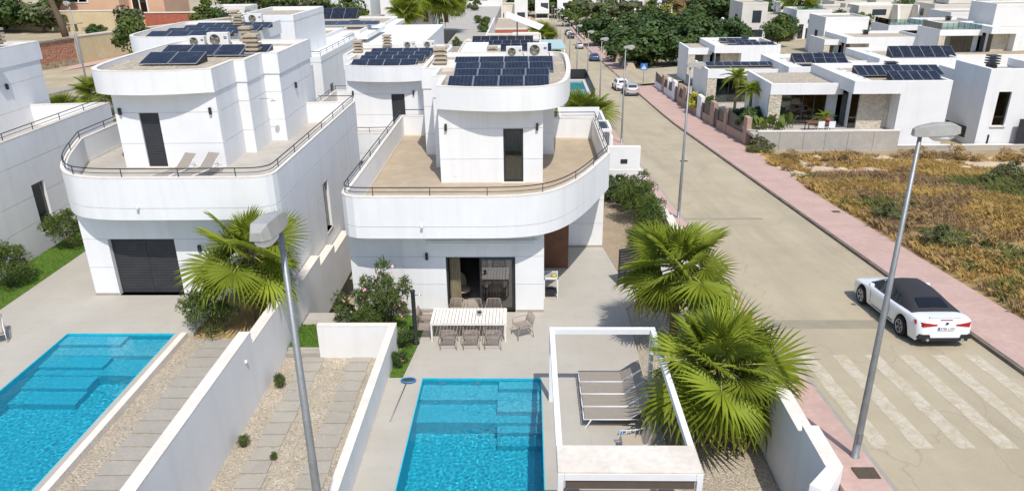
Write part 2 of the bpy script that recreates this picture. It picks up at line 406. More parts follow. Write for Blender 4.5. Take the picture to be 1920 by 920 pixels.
# ================================================================== SETTING
def grid_terrain():
    xs = sorted(set([-420, -340, -280, -230, -190, -160] + list(range(-140, -30, 6)) + [-32, -31.9] + list(range(-28, 6, 4)) + [6.6, 6.9, 8.2, 11, 14.6, 17.05, 17.1] + list(range(19, 60, 3)) + list(range(60, 180, 8)) + [200, 240, 300, 380, 460]))
    ys = sorted(set(list(range(-40, 42, 4)) + [42, 42.1, 57.1, 57.3] + list(range(46, 76, 4)) + [75, 75.1] + list(range(80, 300, 6)) + list(range(300, 560, 14)) + [600, 660, 740]))
    v = []; f = []
    for y in ys:
        for x in xs:
            z = terr(x, y)
            if x > 17.08 and y < 57.2: z -= 1.6
            elif -31.95 < x < 6.7 and y < 42.05: z = min(z, 0)-2.9
            elif -31.95 < x < 6.7 and y < 75.05: z -= 2.6
            elif 6.8 < x < 17.08: z = road_z(y)-.35
            elif x > 17.2 and 57 > y: z += .12*noise.noise((x*.3, y*.3, 0))
            else: z += .25*noise.noise((x*.05, y*.05, 0))
            if y > 330: z += 9*noise.noise((x*.008, y*.008, 5))*smst(330, 420, y)
            v.append((x, y, z))
    n = len(xs)
    for j in range(len(ys)-1):
        for i in range(n-1):
            a = j*n+i; f.append((a, a+1, a+n+1, a+n))
    me = bpy.data.meshes.new('ground'); me.from_pydata(v, [], f); me.materials.append(M['hill']); me.update()
    structure(link('ground', me))
grid_terrain()
YS = [-30, -20, -10, 0, 8, 11, 14] + list(range(17, 76, 4)) + list(range(80, 290, 7)) + [288]
def strip(name, x0, x1, dz, m, ys, thick=.12, parent=None):
    mb = MB(); vs = []
    for y in ys:
        z = road_z(y)+dz; vs += [(x0, y, z-thick), (x1, y, z-thick), (x1, y, z), (x0, y, z)]
    fs = []
    for i in range(len(ys)-1):
        p = 4*i; q = p+4; fs += [(p+3, p+2, q+2, q+3), (p, p+3, q+3, q), (p+2, p+1, q+1, q+2)]
    e = 4*(len(ys)-1); fs += [(0, 1, 2, 3), (e+3, e+2, e+1, e)]
    mb.add(vs, fs); o = mb.build(name, m, parent)
    if parent is None: structure(o)
    return o
road = strip('road', 8.2, 14.62, 0, M['asphalt'], YS)
mb = MB(); xs_ = [14.62, 17, 20, 25, 32, 40, 50]
for i_, x_ in enumerate(xs_): mb.v += [(x_, 107.3, max(terr(x_, 107.3), terr(x_, 112))+.32*(x_ > 15)-.01), (x_, 125.8, max(terr(x_, 122), terr(x_, 125.8))+.32*(x_ > 15)-.01)]
for i_ in range(len(xs_)-1): mb.f.append((2*i_, 2*i_+2, 2*i_+3, 2*i_+1)); mb.m.append(0); mb.sm.append(False)
structure(mb.build('side_street', M['asphalt']))
strip('cross_street', -30, 60, -.012, M['asphalt'], [284, 288, 294])
for y, w in ((22.6, .75), (36.6, .35)):
    a = strip('road_patch', 8.3, 14.5 if w > .5 else 12.4, .004, M['kerb' if 0 else 'old_patch'] if 'old_patch' in M else mat('old_patch', (.29, .255, .185), (.33, .29, .21), rough=.9, scale=2, scale2=9), [y-w/2, y+w/2], .01, road)
# zebra crossing
for i in range(6):
    x = 8.5+1.03*i
    mb = MB(); ys = np.linspace(14.95, 20.18, 12); l = []; r = []
    for y in ys:
        l.append((x+rnd.uniform(-.02, .02), y, road_z(y)+.004)); r.append((x+.45+rnd.uniform(-.02, .02), y, road_z(y)+.004))
    vs = l+r; mb.add(vs, [(k, 12+k, 13+k, k+1) for k in range(11)])
    mb.build('crosswalk_stripe', M['old_paint'], road)
YA = [y for y in YS if y < 106]+[106.5]; YB = [127]+[y for y in YS if 127 < y < 283]+[283]
sw_l = strip('pavement', 7.0, 8.08, .13, M['pink_paving'], [y for y in YS if y <= 283], .3)
sw_r = strip('pavement', 14.75, 17.05, .13, M['pink_paving'], YA, .3)
sw_p = strip('pavement', 14.75, 17.6, .13, M['pink_paving'], YB, .3)
strip('kerb', 8.08, 8.2, .125, M['wall_render'] if 0 else M['paver'], [y for y in YS if y <= 283], .3)
strip('kerb', 14.61, 14.75, .115, M['kerb'], YA, .3)
strip('kerb', 14.61, 14.75, .115, M['kerb'], YB, .3)
# foreground cross street behind the lower garden wall
mb = MB().box(-45, 7.0, -25, 10.2, 1.4, 1.62); structure(mb.build('street', M['asphalt']))
mb = MB().box(-45, 7.0, 10.2, 11.4, 1.4, 1.74); structure(mb.build('pavement', M['pink_paving']))
# ------------------------------------------------------------------ plots
def slab(name, poly, z0, z1, m, kind='structure', parent=None):
    o = MB().prism(poly, z0, z1).build(name, m, parent)
    if kind: o['kind'] = kind
    return o
def rect(x0, x1, y0, y1): return [(x0, y0), (x1, y0), (x1, y1), (x0, y1)]
# centre terrace (around the pool hole) and its gravel beds
PX0, PX1, PY0, PY1 = -3.57, .42, 11.9, 20.84
deck = MB()
deck.prism([(-4.7, 11.6), (PX0, 11.6), (PX0, PY1), (-4.22, PY1), (-4.7, PY1)], -1.6, 0)
deck.prism([(-4.22, PY1), (3.84, PY1), (3.84, 25.9), (-3.87, 25.9), (-3.95, 24.0), (-4.02, 22.95)], -1.6, 0)
deck.prism([(.3, 25.9), (3.84, 25.9), (4.02, 28.65), (3.52, 32.5), (.3, 32.5)], -1.6, 0)
deck.prism([(3.84, 25.9), (5.2, 27.6), (5.6, 29.3), (4.02, 28.65)], -1.6, 0)
deck.prism([(PX1, 11.6), (3.98, 11.6), (3.95, 17), (3.83, PY1), (PX1, PY1)], -1.6, 0)
deck.box(PX0-.02, PX1+.02, 11.4, PY0, -1.6, -.001)
structure(deck.build('terrace', M['deck']))
slab('paving', [(-4.7, PY1-.05), (-4.2, PY1-.05), (-4.0, 23), (-3.87, 25.6), (-8.7, 25.6), (-8.7, 22.8), (-4.7, 22.8)], -1.6, -.03, M['terrace_pale'])
stuff(slab('gravel', [(3.98, 11.6), (6.6, 11.6), (6.6, 27.4), (3.85, 27.4), (3.83, 19)], -1.6, -.05, M['gravel'], 'stuff'))
stuff(slab('gravel', [(3.52, 32.5), (4.02, 28.65), (6.4, 29.5), (6.6, 40.4), (4.3, 40.4), (3.5, 40.4)], -1.6, .02, M['entry_gravel'], 'stuff'))
# gravel parking strip between the plots
gd = slab('gravel_drive', rect(-8.75, -4.9, 11.4, 22.86), -1.6, -.3, M['gravel'])
def pavers(parent, xs, y0, n, pitch, w, d, z):
    me = MB().box(-w/2, w/2, -d/2, d/2, -.05, .03).mesh('paver', M['paver'])
    for x in xs:
        for i in range(n):
            link('paver', me, parent, (x+rnd.uniform(-.03, .03), y0-pitch*i+rnd.uniform(-.02, .02), z+rnd.uniform(-.008, .008)), (0, 0, rnd.uniform(-.03, .03)))
pavers(gd, (-7.72, -6.02), 22.55, 19, .592, .74, .53, -.3)
# left plot
LZ = .75
LP = (-16.43, -12.54, 11.9, 22.53)
ld = MB()
ld.prism([(-21.9, 11.6), (LP[0], 11.6), (LP[0], LP[3]), (-21.9, LP[3])], -1.2, LZ)
ld.prism([(-21.9, LP[3]+.002), (-11.9, LP[3]+.002), (-11.9, 26.5), (-12.5, 30), (-21, 40), (-21.9, 40)], -1.2, LZ)
ld.box(LP[1], -12.32, 11.6, LP[3], -1.2, LZ)
ld.box(LP[0]-.02, LP[1]+.02, 11.4, LP[2], -1.2, LZ-.001)
structure(ld.build('terrace', M['deck']))
structure(MB().box(-12.32, -12.1, 11.6, LP[3], -1.2, LZ+.05).build('pool_edge', M['coping']))
gs = slab('gravel_strip', rect(-12.1, -9.05, 11.4, 22.5), -1.2, .58, M['gravel'])
pavers(gs, (-10.85,), 22.0, 18, .592, 1.02, .53, .58)
slab('soil_bed', rect(-11.9, -9.1, 22.5, 25.6), -1.2, .6, M['soil'])
# ------------------------------------------------------------------ walls
def wall_thing(label, group=None, cat='wall'): return thing('garden_wall', label, cat, group=group)
def wall_seg(parent, x0, x1, y0, y1, z0, z1, m='wall_render', cap=True, name='wall_panel'):
    MB().box(x0, x1, y0, y1, z0, z1-.03 if cap else z1).build(name, M[m], parent)
    if cap: MB().box(x0-.004, x1+.004, y0-.004, y1+.004, z1-.03, z1).build('coping', M['coping'], parent)
t = wall_thing('tall white stepped wall between the left pool and the gravel drive')
for y0, y1, z in ((11.4, 20.0, 2.22), (20.004, 25.0, 1.8), (25.004, 27.9, 1.45), (27.904, 30.2, 1.0), (30.204, 33, .6)):
    wall_seg(t, -9.11, -8.75, y0, y1, -1.4, z)
MB().lathe([(.0, 0), (.06, .0), (.07, .03), (.05, .06), (0, .07)], (-8.75, 19.3, 1.55), 10, axis='x').build('outdoor_light', M['alu_white'], t)
t = wall_thing('low white wall on the right of the gravel drive with a cream top')
wall_seg(t, -4.95, -4.7, 11.4, 22.86, -1.4, 1.0)
t = wall_thing('short white wall closing the far end of the gravel drive, oleander behind')
wall_seg(t, -7.5, -4.956, 22.62, 22.86, -1.4, .999)
MB().box(-8.74, -7.5, 22.62, 22.8, -1.4, -.12).build('step', M['paver'], t)
# street side wall, stepping down away from the camera
t = wall_thing('white garden wall along the left pavement, top stepping down the street')
yy = 13.35; k = 0
def swall(t, y0, y1, z): wall_seg(t, 6.62, 7.0, y0, y1, -1.4, z)
MB().hexa([(6.05, 12.75, -1.4), (6.35, 12.5, -1.4), (7.0, 13.34, -1.4), (6.62, 13.34, -1.4)], [(6.05, 12.75, 2.5), (6.35, 12.5, 2.5), (7.0, 13.34, 2.5), (6.62, 13.34, 2.5)]).build('wall_panel', M['wall_render'], t)
MB().box(3.9, 6.3, 12.3, 12.6, -1.4, 2.3).build('wall_panel', M['wall_render'], t)
for y0, y1, z in ((13.35, 14.85, 2.5), (14.854, 18.6, 2.22), (18.604, 22.8, 1.9), (22.804, 27.3, 1.6)): swall(t, y0, y1, z)
t = wall_thing('white wall of the entrance garden beside the dark gate, steps in its top')
for y0, y1, z in ((29.3, 31.3, 1.35), (31.304, 33.6, 1.15), (33.604, 35.8, .92), (35.804, 38, .7), (38.004, 40.2, .5)): swall(t, y0, y1, z)
MB().box(5.5, 6.615, 29.3, 29.7, -.2, 1.2).build('wall_panel', M['wall_render'], t)
t = wall_thing('white boundary wall with a dark letter box behind the entrance garden')
wall_seg(t, 3.54, 6.61, 40.2, 40.45, -1.5, 1.45)
MB().box(3.56, 6.6, 42.0, 42.3, -2.5, 2.35).build('wall_panel', M['wall_render'], t)
MB().box(5.45, 5.85, 41.97, 41.999, 1.35, 1.6).build('letter_box', M['dark_metal'], t)
for i, (y0, z) in enumerate(((40.46, .6), (42.4, .3), (44.4, .0), (46.4, -.25), (48.4, -.5))): swall(t, y0, y0+1.98, z+.1)
# ================================================================== VILLAS
def facade(mb, axis, pos, th, a0, a1, z0, z1, ops=(), grooves=(), g=.022):
    """wall face at axis=pos, body towards pos+th, with openings (a0,a1,z0,z1) and recessed horizontal joints"""
    zs = [z0]+[v for gr in sorted(grooves) for v in (gr-g/2, gr+g/2)]+[z1]
    for i in range(len(zs)-1):
        lo, hi = zs[i], zs[i+1]; rec = .03*(1 if th > 0 else -1) if i % 2 else 0
        cz = sorted({lo, hi} | {v for o in ops for v in (o[2], o[3]) if lo < v < hi})
        cx = sorted({a0, a1} | {v for o in ops for v in (o[0], o[1]) if a0 < v < a1})
        for j in range(len(cz)-1):
            run = None
            for k in range(len(cx)-1):
                mx, mz = (cx[k]+cx[k+1])/2, (cz[j]+cz[j+1])/2
                hole = any(o[0] < mx < o[1] and o[2] < mz < o[3] for o in ops)
                if not hole and run is None: run = cx[k]
                if run is not None and (hole or k == len(cx)-2):
                    e = cx[k] if hole else cx[k+1]
                    if axis == 'y': mb.box(run, e, pos+rec, pos+th, cz[j], cz[j+1])
                    else: mb.box(pos+rec, pos+th, run, e, cz[j], cz[j+1])
                    run = None
    return mb
def slats(mb, x0, x1, y0, y1, z0, z1, n):
    h = (z1-z0)/n
    for i in range(n): mb.box(x0, x1, y0, y1, z0+i*h+h*.12, z0+i*h+h*.9)
    mb.box(x0+.01, x1-.01, (y0+y1)/2+.005, y1-.002, z0, z1); return mb
def sd(dx, *pts): return [(x+dx, y) for x, y in pts]
VO = (-1.65, 25.6, 0)
PAR = [(-6.84, 38.4), (-6.84, 25.4), (-6.78, 25.08), (-6.6, 24.86), (-6.3, 24.7), (-5.8, 24.65)] + \
      spline([(-3.5, 24.63), (-1.0, 24.65), (.15, 24.86), (.9, 25.3), (1.6, 26.15), (2.3, 27.5), (2.95, 29.1), (3.42, 30.3)], 5) + [(3.5, 30.6), (3.5, 37.4)]
def wall_lamp(root, x, y, z, m='dark_metal', ax='y', s=1):
    mb = MB()
    if ax == 'y': mb.box(x-.05, x+.05, y-.11*s, y-.001, z-.13, z+.13).box(x-.03, x+.03, y-.075*s, y-.035*s, z-.15, z+.15)
    else: mb.box(x-.11, x-.001, y-.05, y+.05, z-.13, z+.13).box(x-.075, x-.035, y-.03, y+.03, z-.15, z+.15)
    return mb.build('wall_lamp', M[m], root, VO)
def window(root, x0, x1, z0, z1, y, frame=.06, glassm='glass_dark', name='window', depth=.07, inner=True):
    mb = MB(); f = frame
    mb.box(x0, x0+f, y, y+depth, z0, z1).box(x1-f, x1, y, y+depth, z0, z1).box(x0+f, x1-f, y, y+depth, z1-f, z1).box(x0+f, x1-f, y, y+depth, z0, z0+f)
    w = mb.build(name, M['dark_metal'], root, VO)
    MB().box(x0+f, x1-f, y+depth*.4, y+depth*.6, z0+f, z1-f).build('pane', M[glassm], w, VO)
    if inner: MB().box(x0-.05, x1+.05, y+.6, y+.62, z0-.1, z1+.1).build('interior_wall', M['interior'], w, VO)
    return w
def curvy_villa(label, loc, mirror=False, kind='c', tx=0., floor='terrace_tile', detail=2, group=None):
    root = thing('villa', label, 'villa', loc, 0, group, (-1, 1, 1) if mirror else None)
    W = M['white_render']; B = lambda mb, n, m, p=None: mb.build(n, m, p or root, VO)
    gx = .58+tx*.9
    GR = (1.2, 2.37)
    # ground floor
    op = (-3.19, -.52, .0, 2.35) if kind == 'c' else (-2.45, .12, .0, 2.37)
    B(facade(MB(), 'y', 25.6, .3, -6.84, gx, -1.6, 3.5, [op], GR), 'front_wall', W)
    B(facade(MB(), 'x', -6.84, .3, 25.904, 38.3, -1.6, 3.5, [(30.85, 31.75, .6, 2.85)], (1.2, 2.37)), 'side_wall', W)
    MB().box(-6.72, -6.68, 30.85, 31.75, .6, 2.85).build('window', M['glass_dark'], root, VO)
    MB().box(-6.87, -6.6, 30.84, 31.76, .52, .6).build('sill', M['coping'], root, VO)
    rw = MB()
    facade(rw, 'x', gx, -.3, 25.904, 29.84, -1.6, 3.5, (), GR)
    facade(rw, 'y', 32.28, .3, 1.75, 3.5, -1.6, 3.5, (), GR)
    facade(rw, 'x', 1.75, -.3, 30.0, 32.28, -1.6, 3.5)
    facade(rw, 'x', 3.5, -.3, 32.584, 38.3, -1.6, 3.5, (), GR)
    rw.box(-6.5, 3.2, 38.0, 38.3, -1.6, 3.5)
    B(rw, 'rear_wall', W)
    B(MB().box(gx+.002, 1.75, 29.84, 30.0, -.05, 3.5), 'wood_panel' if kind == 'c' else 'entrance_wall', M['wood' if kind == 'c' else 'white_render'])
    B(MB().box(-6.85, op[0]-.02, 25.588, 25.599, -1.5, .1), 'plinth', M['paver']); B(MB().box(op[1]+.02, gx+.012, 25.588, 25.599, -1.5, .1), 'plinth', M['paver']); B(MB().box(1.752, 3.512, 32.268, 32.279, -1.5, .1), 'plinth', M['paver'])
    # terrace slab with a shadow joint, parapet
    B(MB().prism(PAR, 3.5, 3.93), 'terrace_slab', W)
    ring = offset(PAR, .03, True); B(MB().prism(ring, 3.93, 3.955), 'shadow_joint', W)
    B(MB().ribbon(PAR, .22, 3.955, 5.06, True), 'terrace_parapet', W)
    B(MB().ribbon(offset(PAR, -.006, True), .232, 5.06, 5.1, True), 'coping', M['coping'])
    B(MB().prism(offset(PAR, .225, True), 3.955, 4.02), 'terrace_floor', M[floor])
    if detail > 1:
        B(MB().ribbon(offset(PAR, .221, True), .012, 4.021, 4.1, True), 'skirting', M['coping'])
    # tower
    tp = sd(tx, (-3.72, 29.75), (.6, 29.75), (.6, 34.3), (1.22, 34.3), (1.22, 39.5), (-4.93, 39.5), (-4.93, 34.3), (-4.2, 34.3), (-4.2, 32.1), (-3.72, 32.1))
    tw = MB(); dx0, dx1 = (-1.05, -.22) if tx == 0 else ((-.66, .17) if tx < 1 else (.8, 1.6))
    facade(tw, 'y', 29.75, .25, -3.72+tx, .6+tx, 4.021, 7.2, [(dx0, dx1, 4.021, 6.34)], (5.05, 6.36))
    def col(x0, x1, y0, y1): # block with joints on every side
        for a, b, e in ((4.021, 5.04, 0), (5.04, 5.06, .025), (5.06, 6.35, 0), (6.35, 6.37, .025), (6.37, 7.2, 0)):
            tw.box(x0+e, x1-e, y0+e, y1-e, a, b)
    col(-3.72+tx, -3.5+tx, 30.0, 32.1); col(.36+tx, .6+tx, 30.0, 34.3)
    tw.box(-3.4+tx, .3+tx, 31.4, 31.6, 4.021, 7.2)
    col(-4.2+tx, -3.4+tx, 32.1, 34.3); col(-4.93+tx, -2.9+tx, 34.3, 39.5); col(-1+tx, 1.22+tx, 34.3, 39.5)
    tw.box(-2.9+tx, -1+tx, 39.2, 39.5, 4.021, 7.2)
    B(tw, 'tower_wall', W)
    rp = sd(tx, (-3.76, 32.06), (-3.76, 29.62)) + [tuple(p) for p in spline(sd(tx, (-3.6, 29.56), (-2.4, 29.2), (-1.2, 29.04), (.1, 29.15), (.85, 29.45), (1.38, 30.1), (1.72, 31.5), (1.95, 34.4), (2.02, 37.8), (1.9, 39.1), (1.4, 39.72)), 4)] + sd(tx, (-4.97, 39.72), (-4.97, 34.26), (-4.24, 34.26), (-4.24, 32.06))
    roof = B(MB().prism(rp, 7.2, 7.88), 'roof', W)
    B(MB().ribbon(rp, .2, 7.88, 8.12, True), 'parapet', W, roof)
    B(MB().ribbon(offset(rp, -.004, True), .208, 8.12, 8.145, True), 'coping', M['coping'], roof)
    B(MB().prism(offset(rp, .205, True), 7.88, 7.93), 'roof_gravel', M['roof_gravel'], roof)
    B(MB().box(-4.7+tx, -3.3+tx, 34.6, 37.2, 7.93, 8.1), 'roof_upstand', M['coping'], roof)
    def chimney(x, y):
        mb = MB().box(x-.2, x+.2, y-.2, y+.2, 8.1, 8.3)
        for k in range(4): mb.box(x-.3, x+.3, y-.3, y+.3, 8.2+k*.2, 8.2+k*.2+.1).box(x-.17, x+.17, y-.17, y+.17, 8.3+k*.2, 8.4+k*.2) if k < 3 else mb.box(x-.3, x+.3, y-.3, y+.3, 8.8, 8.92)
        B(mb, 'chimney', M['chimney_stone'], roof)
    chimney(*((-4.2, 35.6) if tx == 0 else (-3.1, 35.0)))
    if kind != 'c': chimney(*((-2.8, 39.0) if tx == 0 else (-1.5, 38.6)))
    # tower door
    if kind == 'c':
        w = window(root, dx0, dx1, 4.06, 6.34, 29.8, .07, 'glass', 'terrace_door', inner=False)
        cb = MB(); n = 36
        for i in range(n):
            xa = dx0+.1+(dx1-dx0-.2)*i/n; xb = dx0+.1+(dx1-dx0-.2)*(i+1)/n
            ya, yb = 30.02+.03*math.sin(i*1.5), 30.02+.03*math.sin((i+1)*1.5)
            cb.add([(xa, ya, 4.1), (xb, yb, 4.1), (xb, yb, 6.3), (xa, ya, 6.3), (xa, ya+.01, 4.1), (xb, yb+.01, 4.1), (xb, yb+.01, 6.3), (xa, ya+.01, 6.3)], [(0, 1, 2, 3), (5, 4, 7, 6)])
        cb.build('curtain', M['curtain'], w, VO)
    else:
        B(slats(MB(), dx0, dx1, 29.83, 29.88, 4.06, 6.34, 34), 'roller_shutter', M['shutter'])
    B(MB().box(dx0-.1, dx1+.1, 29.6, 29.749, 4.021, 4.06), 'door_step', M['coping'])
    wall_lamp(root, -3.42+tx, 29.75, 6.42); wall_lamp(root, .36+tx, 29.75, 6.42)
    wall_lamp(root, -4.93+tx, 36.4, 6.3, ax='x')
    B(MB().box(-3.15+tx, -3.05+tx, 29.735, 29.749, 4.3, 4.4), 'socket', M['alu_white'])
    # railing on the parapet
    rl = offset(PAR, .11); path = rl[1:-1]; path = [(rl[1][0], 38.25)]+path+[(rl[-1][0], 37.35)]
    ra = B(MB().tube([(x, y, 5.40) for x, y in path], .022, 5).tube([(x, y, 5.24) for x, y in path], .014, 4).tube([(rl[1][0], 38.25, 5.4), (-4.95, 38.25, 5.4)], .022, 5).tube([(1.25, 37.33, 5.4), (rl[-1][0], 37.33, 5.4)], .022, 5).tube([(1.25, 37.33, 5.24), (rl[-1][0], 37.33, 5.24)], .014, 4), 'railing', M['dark_metal'])
    pm = MB().tube([(0, 0, 0), (0, 0, .31)], .018, 4).mesh('post', M['dark_metal'])
    acc = 0; last = None
    for i in range(len(path)-1):
        a, b = Vector(path[i]), Vector(path[i+1]); L = (b-a).length; d = 0
        while acc+L-d >= 2.05 or last is None:
            step = 2.05-acc if last is not None else 0
            d += step; q = a+(b-a)*(d/max(L, 1e-6)); acc = 0; last = 1
            link('post', pm, ra, (q.x-VO[0], q.y-VO[1], 5.1))
            if L-d < 2.05: break
        acc += L-d
    if kind == 'c' and detail > 1:
        # sliding door, one leaf slid open, and the room behind it
        fr = MB(); f = .07
        fr.box(-3.19, -3.12, 25.72, 25.86, .02, 2.35).box(-.59, -.52, 25.72, 25.86, .02, 2.35).box(-3.12, -.59, 25.72, 25.86, 2.28, 2.35).box(-3.12, -.59, 25.72, 25.86, .0, .05)
        fr.box(-1.9, -1.82, 25.73, 25.79, .05, 2.28).box(-1.82, -.59, 25.73, 25.79, .05, .12).box(-1.82, -.59, 25.73, 25.79, 2.2, 2.28).box(-.66, -.59, 25.73, 25.79, .12, 2.2)
        sdr = B(fr, 'sliding_door', M['dark_metal'])
        B(MB().box(-1.82, -.66, 25.755, 25.765, .12, 2.2), 'pane', M['glass_coated'], sdr)
        cb = MB(); n = 30
        for i in range(n):
            xa, xb = -3.1+.42*i/n, -3.1+.42*(i+1)/n; ya, yb = 26.0+.05*math.sin(i*1.3), 26.0+.05*math.sin((i+1)*1.3)
            cb.add([(xa, ya, .05), (xb, yb, .05), (xb, yb, 2.5), (xa, ya, 2.5)], [(0, 1, 2, 3)])
        B(cb, 'curtain', M['curtain'], sdr)
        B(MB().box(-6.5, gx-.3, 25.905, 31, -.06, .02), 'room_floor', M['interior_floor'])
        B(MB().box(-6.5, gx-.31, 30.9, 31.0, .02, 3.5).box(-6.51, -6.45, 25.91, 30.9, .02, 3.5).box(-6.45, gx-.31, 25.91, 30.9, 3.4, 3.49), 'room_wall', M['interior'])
        aw = B(MB().box(-3.86, .2, 25.36, 25.59, 2.97, 3.1), 'awning', M['alu_white'])
        B(MB().box(-3.84, .18, 25.30, 25.358, 2.95, 3.03), 'front_bar', M['alu_white'], aw)
        B(MB().box(.2, .28, 25.34, 25.6, 2.93, 3.14), 'bracket', M['alu_white'], aw)
        wall_lamp(root, -3.9, 25.6, 2.4)
        B(MB().tube([(-3.86, 24.62, 4.0), (-3.86, 24.5, 3.97)], .05, 8).box(-3.9, -3.82, 24.58, 24.649, 3.94, 4.06), 'security_camera', M['alu_white'])
        B(MB().box(-6.2, -6.1, 25.585, 25.599, 1.3, 1.4), 'socket', M['alu_white'])
    elif kind != 'c':
        mid = (op[0]+op[1])/2
        for a, b in ((op[0], mid-.03), (mid+.03, op[1])): B(slats(MB(), a, b, 25.80, 25.86, .03, 2.37, 34), 'roller_shutter', M['shutter'])
        B(MB().box(mid-.03, mid+.03, 25.79, 25.87, .02, 2.37), 'mullion', M['dark_metal'])
        if detail > 1:
            B(MB().tube([(-1.9, 24.62, 4.0), (-1.9, 24.5, 3.97)], .05, 8).box(-1.94, -1.86, 24.58, 24.649, 3.94, 4.06), 'security_camera', M['alu_white'])
            wall_lamp(root, -3.4, 25.6, 2.0)
            B(MB().tube([(-4.2+tx, 33.4, 6.2), (-4.75+tx, 33.4, 6.22), (-4.78+tx, 33.4, 6.12)], .014, 5).lathe([(.0, .03), (.12, .02), (.12, 0)], (-4.78+tx, 33.4, 6.09), 10), 'shower', M['chrome'])
    return root
VC = curvy_villa('centre villa with a curved terrace, open sliding door and beige terrace tiles', (VO[0], VO[1], 0), False, 'c')
VL = curvy_villa('mirrored left villa with closed dark shutters and two loungers on its terrace', (-14.35, 25.6, .75), True, 'l', .55, 'terrace_pale')
V2 = curvy_villa('curved white villa behind and left of the centre villa, dark tower door', (VO[0]-7.5, VO[1]+15.7, -1.45), False, 'l2', 0, 'terrace_pale', 1)
VL2 = curvy_villa('curved white villa behind the left villa, roof fully covered in solar panels', (-21.05, 41.6, .35), True, 'l2', .55, 'terrace_pale', 1)
VF = curvy_villa('white villa cut off by the left edge with a railing along its wall', (-27.5, 25.6, .78), True, 'l2', 2.0, 'terrace_pale', 1)
# ================================================================== THINGS ON ROOFS
def panel_mesh(w, h):
    mb = MB().box(.008, w-.008, 0, h, 0, .035, 0)
    mb.add([(.03, .022, .037), (w-.03, .022, .037), (w-.03, h-.022, .037), (.03, h-.022, .037)], [(0, 1, 2, 3)], 1)
    return mb.mesh('solar_panel', [M['panel_frame'], M['solar']])
PM = {}
def solar_array(label, rows, tilt=13, group=None, rz=0, loc=(0, 0, 0), mount=True, name='solar_array'):
    """rows: (x0, y0, z0, n, w, h)"""
    x, y, z = rows[0][:3]
    t = thing(name, label, 'solar panels', (loc[0]+x, loc[1]+y, loc[2]+z), rz, group); a = math.radians(tilt)
    mm = MB()
    for (x0, y0, z0, n, w, h) in rows:
        k = (round(w, 2), round(h, 2)); PM.setdefault(k, None)
        if PM[k] is None: PM[k] = panel_mesh(*k)
        for i in range(n):
            link('solar_panel', PM[k], t, (x0-x+w*i, y0-y, z0-z), (a, 0, 0))
        yb = y0-y+h*math.cos(a); zb = z0-z+h*math.sin(a)
        mm.box(x0-x+.03, x0-x+n*w-.03, yb-.06, yb-.02, z0-z-.02, zb-.03)
        for i in range(n+1): mm.add([(x0-x+w*i*.998, y0-y+.03, z0-z-.03), (x0-x+w*i*.998, yb-.03, z0-z-.03), (x0-x+w*i*.998, yb-.03, zb-.02), (x0-x+w*i*.998, y0-y+.03, z0-z)], [(0, 1, 2, 3)])
    if mount: mm.build('mount', M['panel_back'], t)
    return t
CR = [(-3.36, 30.15, 7.98, 4, 1.06, 1.15), (-3.3, 32.05, 7.98, 4, 1.06, 1.15), (-3.42, 34.0, 7.98, 4, 1.15, 1.15), (-3.62, 35.95, 7.98, 4, 1.21, 1.15)]
solar_array('four rows of dark solar panels on the centre villa roof', CR)
solar_array('dark solar panels in two staggered rows on the left villa gravel roof', [(-16.9, 31.9, 8.75, 2, 1.27, 1.3), (-17.3, 34.5, 8.75, 2, 1.3, 1.3), (-14.65, 34.45, 8.75, 2, 1.22, 1.3)], 15)
solar_array('rows of solar panels on the roof behind the gap between the two front villas', [(-11.05, 45.75, 6.55, 4, 1.02, 1.15), (-10.9, 47.5, 6.55, 4, 1.05, 1.15), (-11.0, 49.3, 6.55, 4, 1.12, 1.15), (-10.9, 51.1, 6.55, 4, 1.1, 1.15)])
solar_array('rows of solar panels covering the roof behind the left villa', [(-23.7, 46.0, 8.33, 4, 1.3, 1.2), (-23.4, 47.8, 8.33, 4, 1.3, 1.2), (-23.1, 49.6, 8.33, 4, 1.3, 1.2), (-23, 51.4, 8.33, 4, 1.3, 1.2)])
solar_array('solar panels on the roof of the villa cut off by the left edge', [(-31.5, 32.6, 8.8, 3, 1.2, 1.3), (-31.5, 34.8, 8.8, 3, 1.2, 1.3)], 15)
def ac_proto(w, h):
    t = thing('air_conditioner', 'x', 'air conditioner'); d = .36
    MB().box(0, w, 0, d, .08, h).box(.08, .14, .02, d-.02, 0, .08).box(w-.14, w-.08, .02, d-.02, 0, .08).build('casing', M['ac_white'], t, bevel=.015)
    r = h*.36; mb = MB(); cx, cz = w*.36, h*.54
    mb.lathe([(r, -.006), (r, -.02), (r*.93, -.024), (r*.93, -.008), (0, -.008)], (cx, 0, cz), 28, 0, 'y'); mb.m = [0]*len(mb.f)
    g = mb.build('fan_grille', M['ac_grille'], t)
    bl = MB()
    for k in range(3):
        a = k*2.094; bl.add([(cx, -.026, cz), (cx+r*.85*math.cos(a), -.026, cz+r*.85*math.sin(a)), (cx+r*.85*math.cos(a+.6), -.026, cz+r*.85*math.sin(a+.6))], [(0, 1, 2)])
    bl.build('fan_blade', M['sling'], g)
    MB().box(w*.80, w*.94, -.006, 0, h*.58, h*.74).build('label', M['blue_label'], t)
    MB().box(w*.82, w*.92, -.009, -.006, h*.645, h*.675).build('label_print', M['ac_white'], t)
    MB().tube([(w+.002, d*.5, h*.3), (w+.08, d*.5, h*.3), (w+.1, d*.5, .02)], .02, 5).build('pipe', M['black_plastic'], t)
    return t
ac_s = ac_proto(.82, .56); ac_b = ac_proto(1.05, .72)
def ac(p, loc, label): return dup(p, loc, 0, label)
ac_s.location = (-1.14, 38.4, 8.0); ac_s['label'] = 'smaller air conditioner on the centre villa roof'
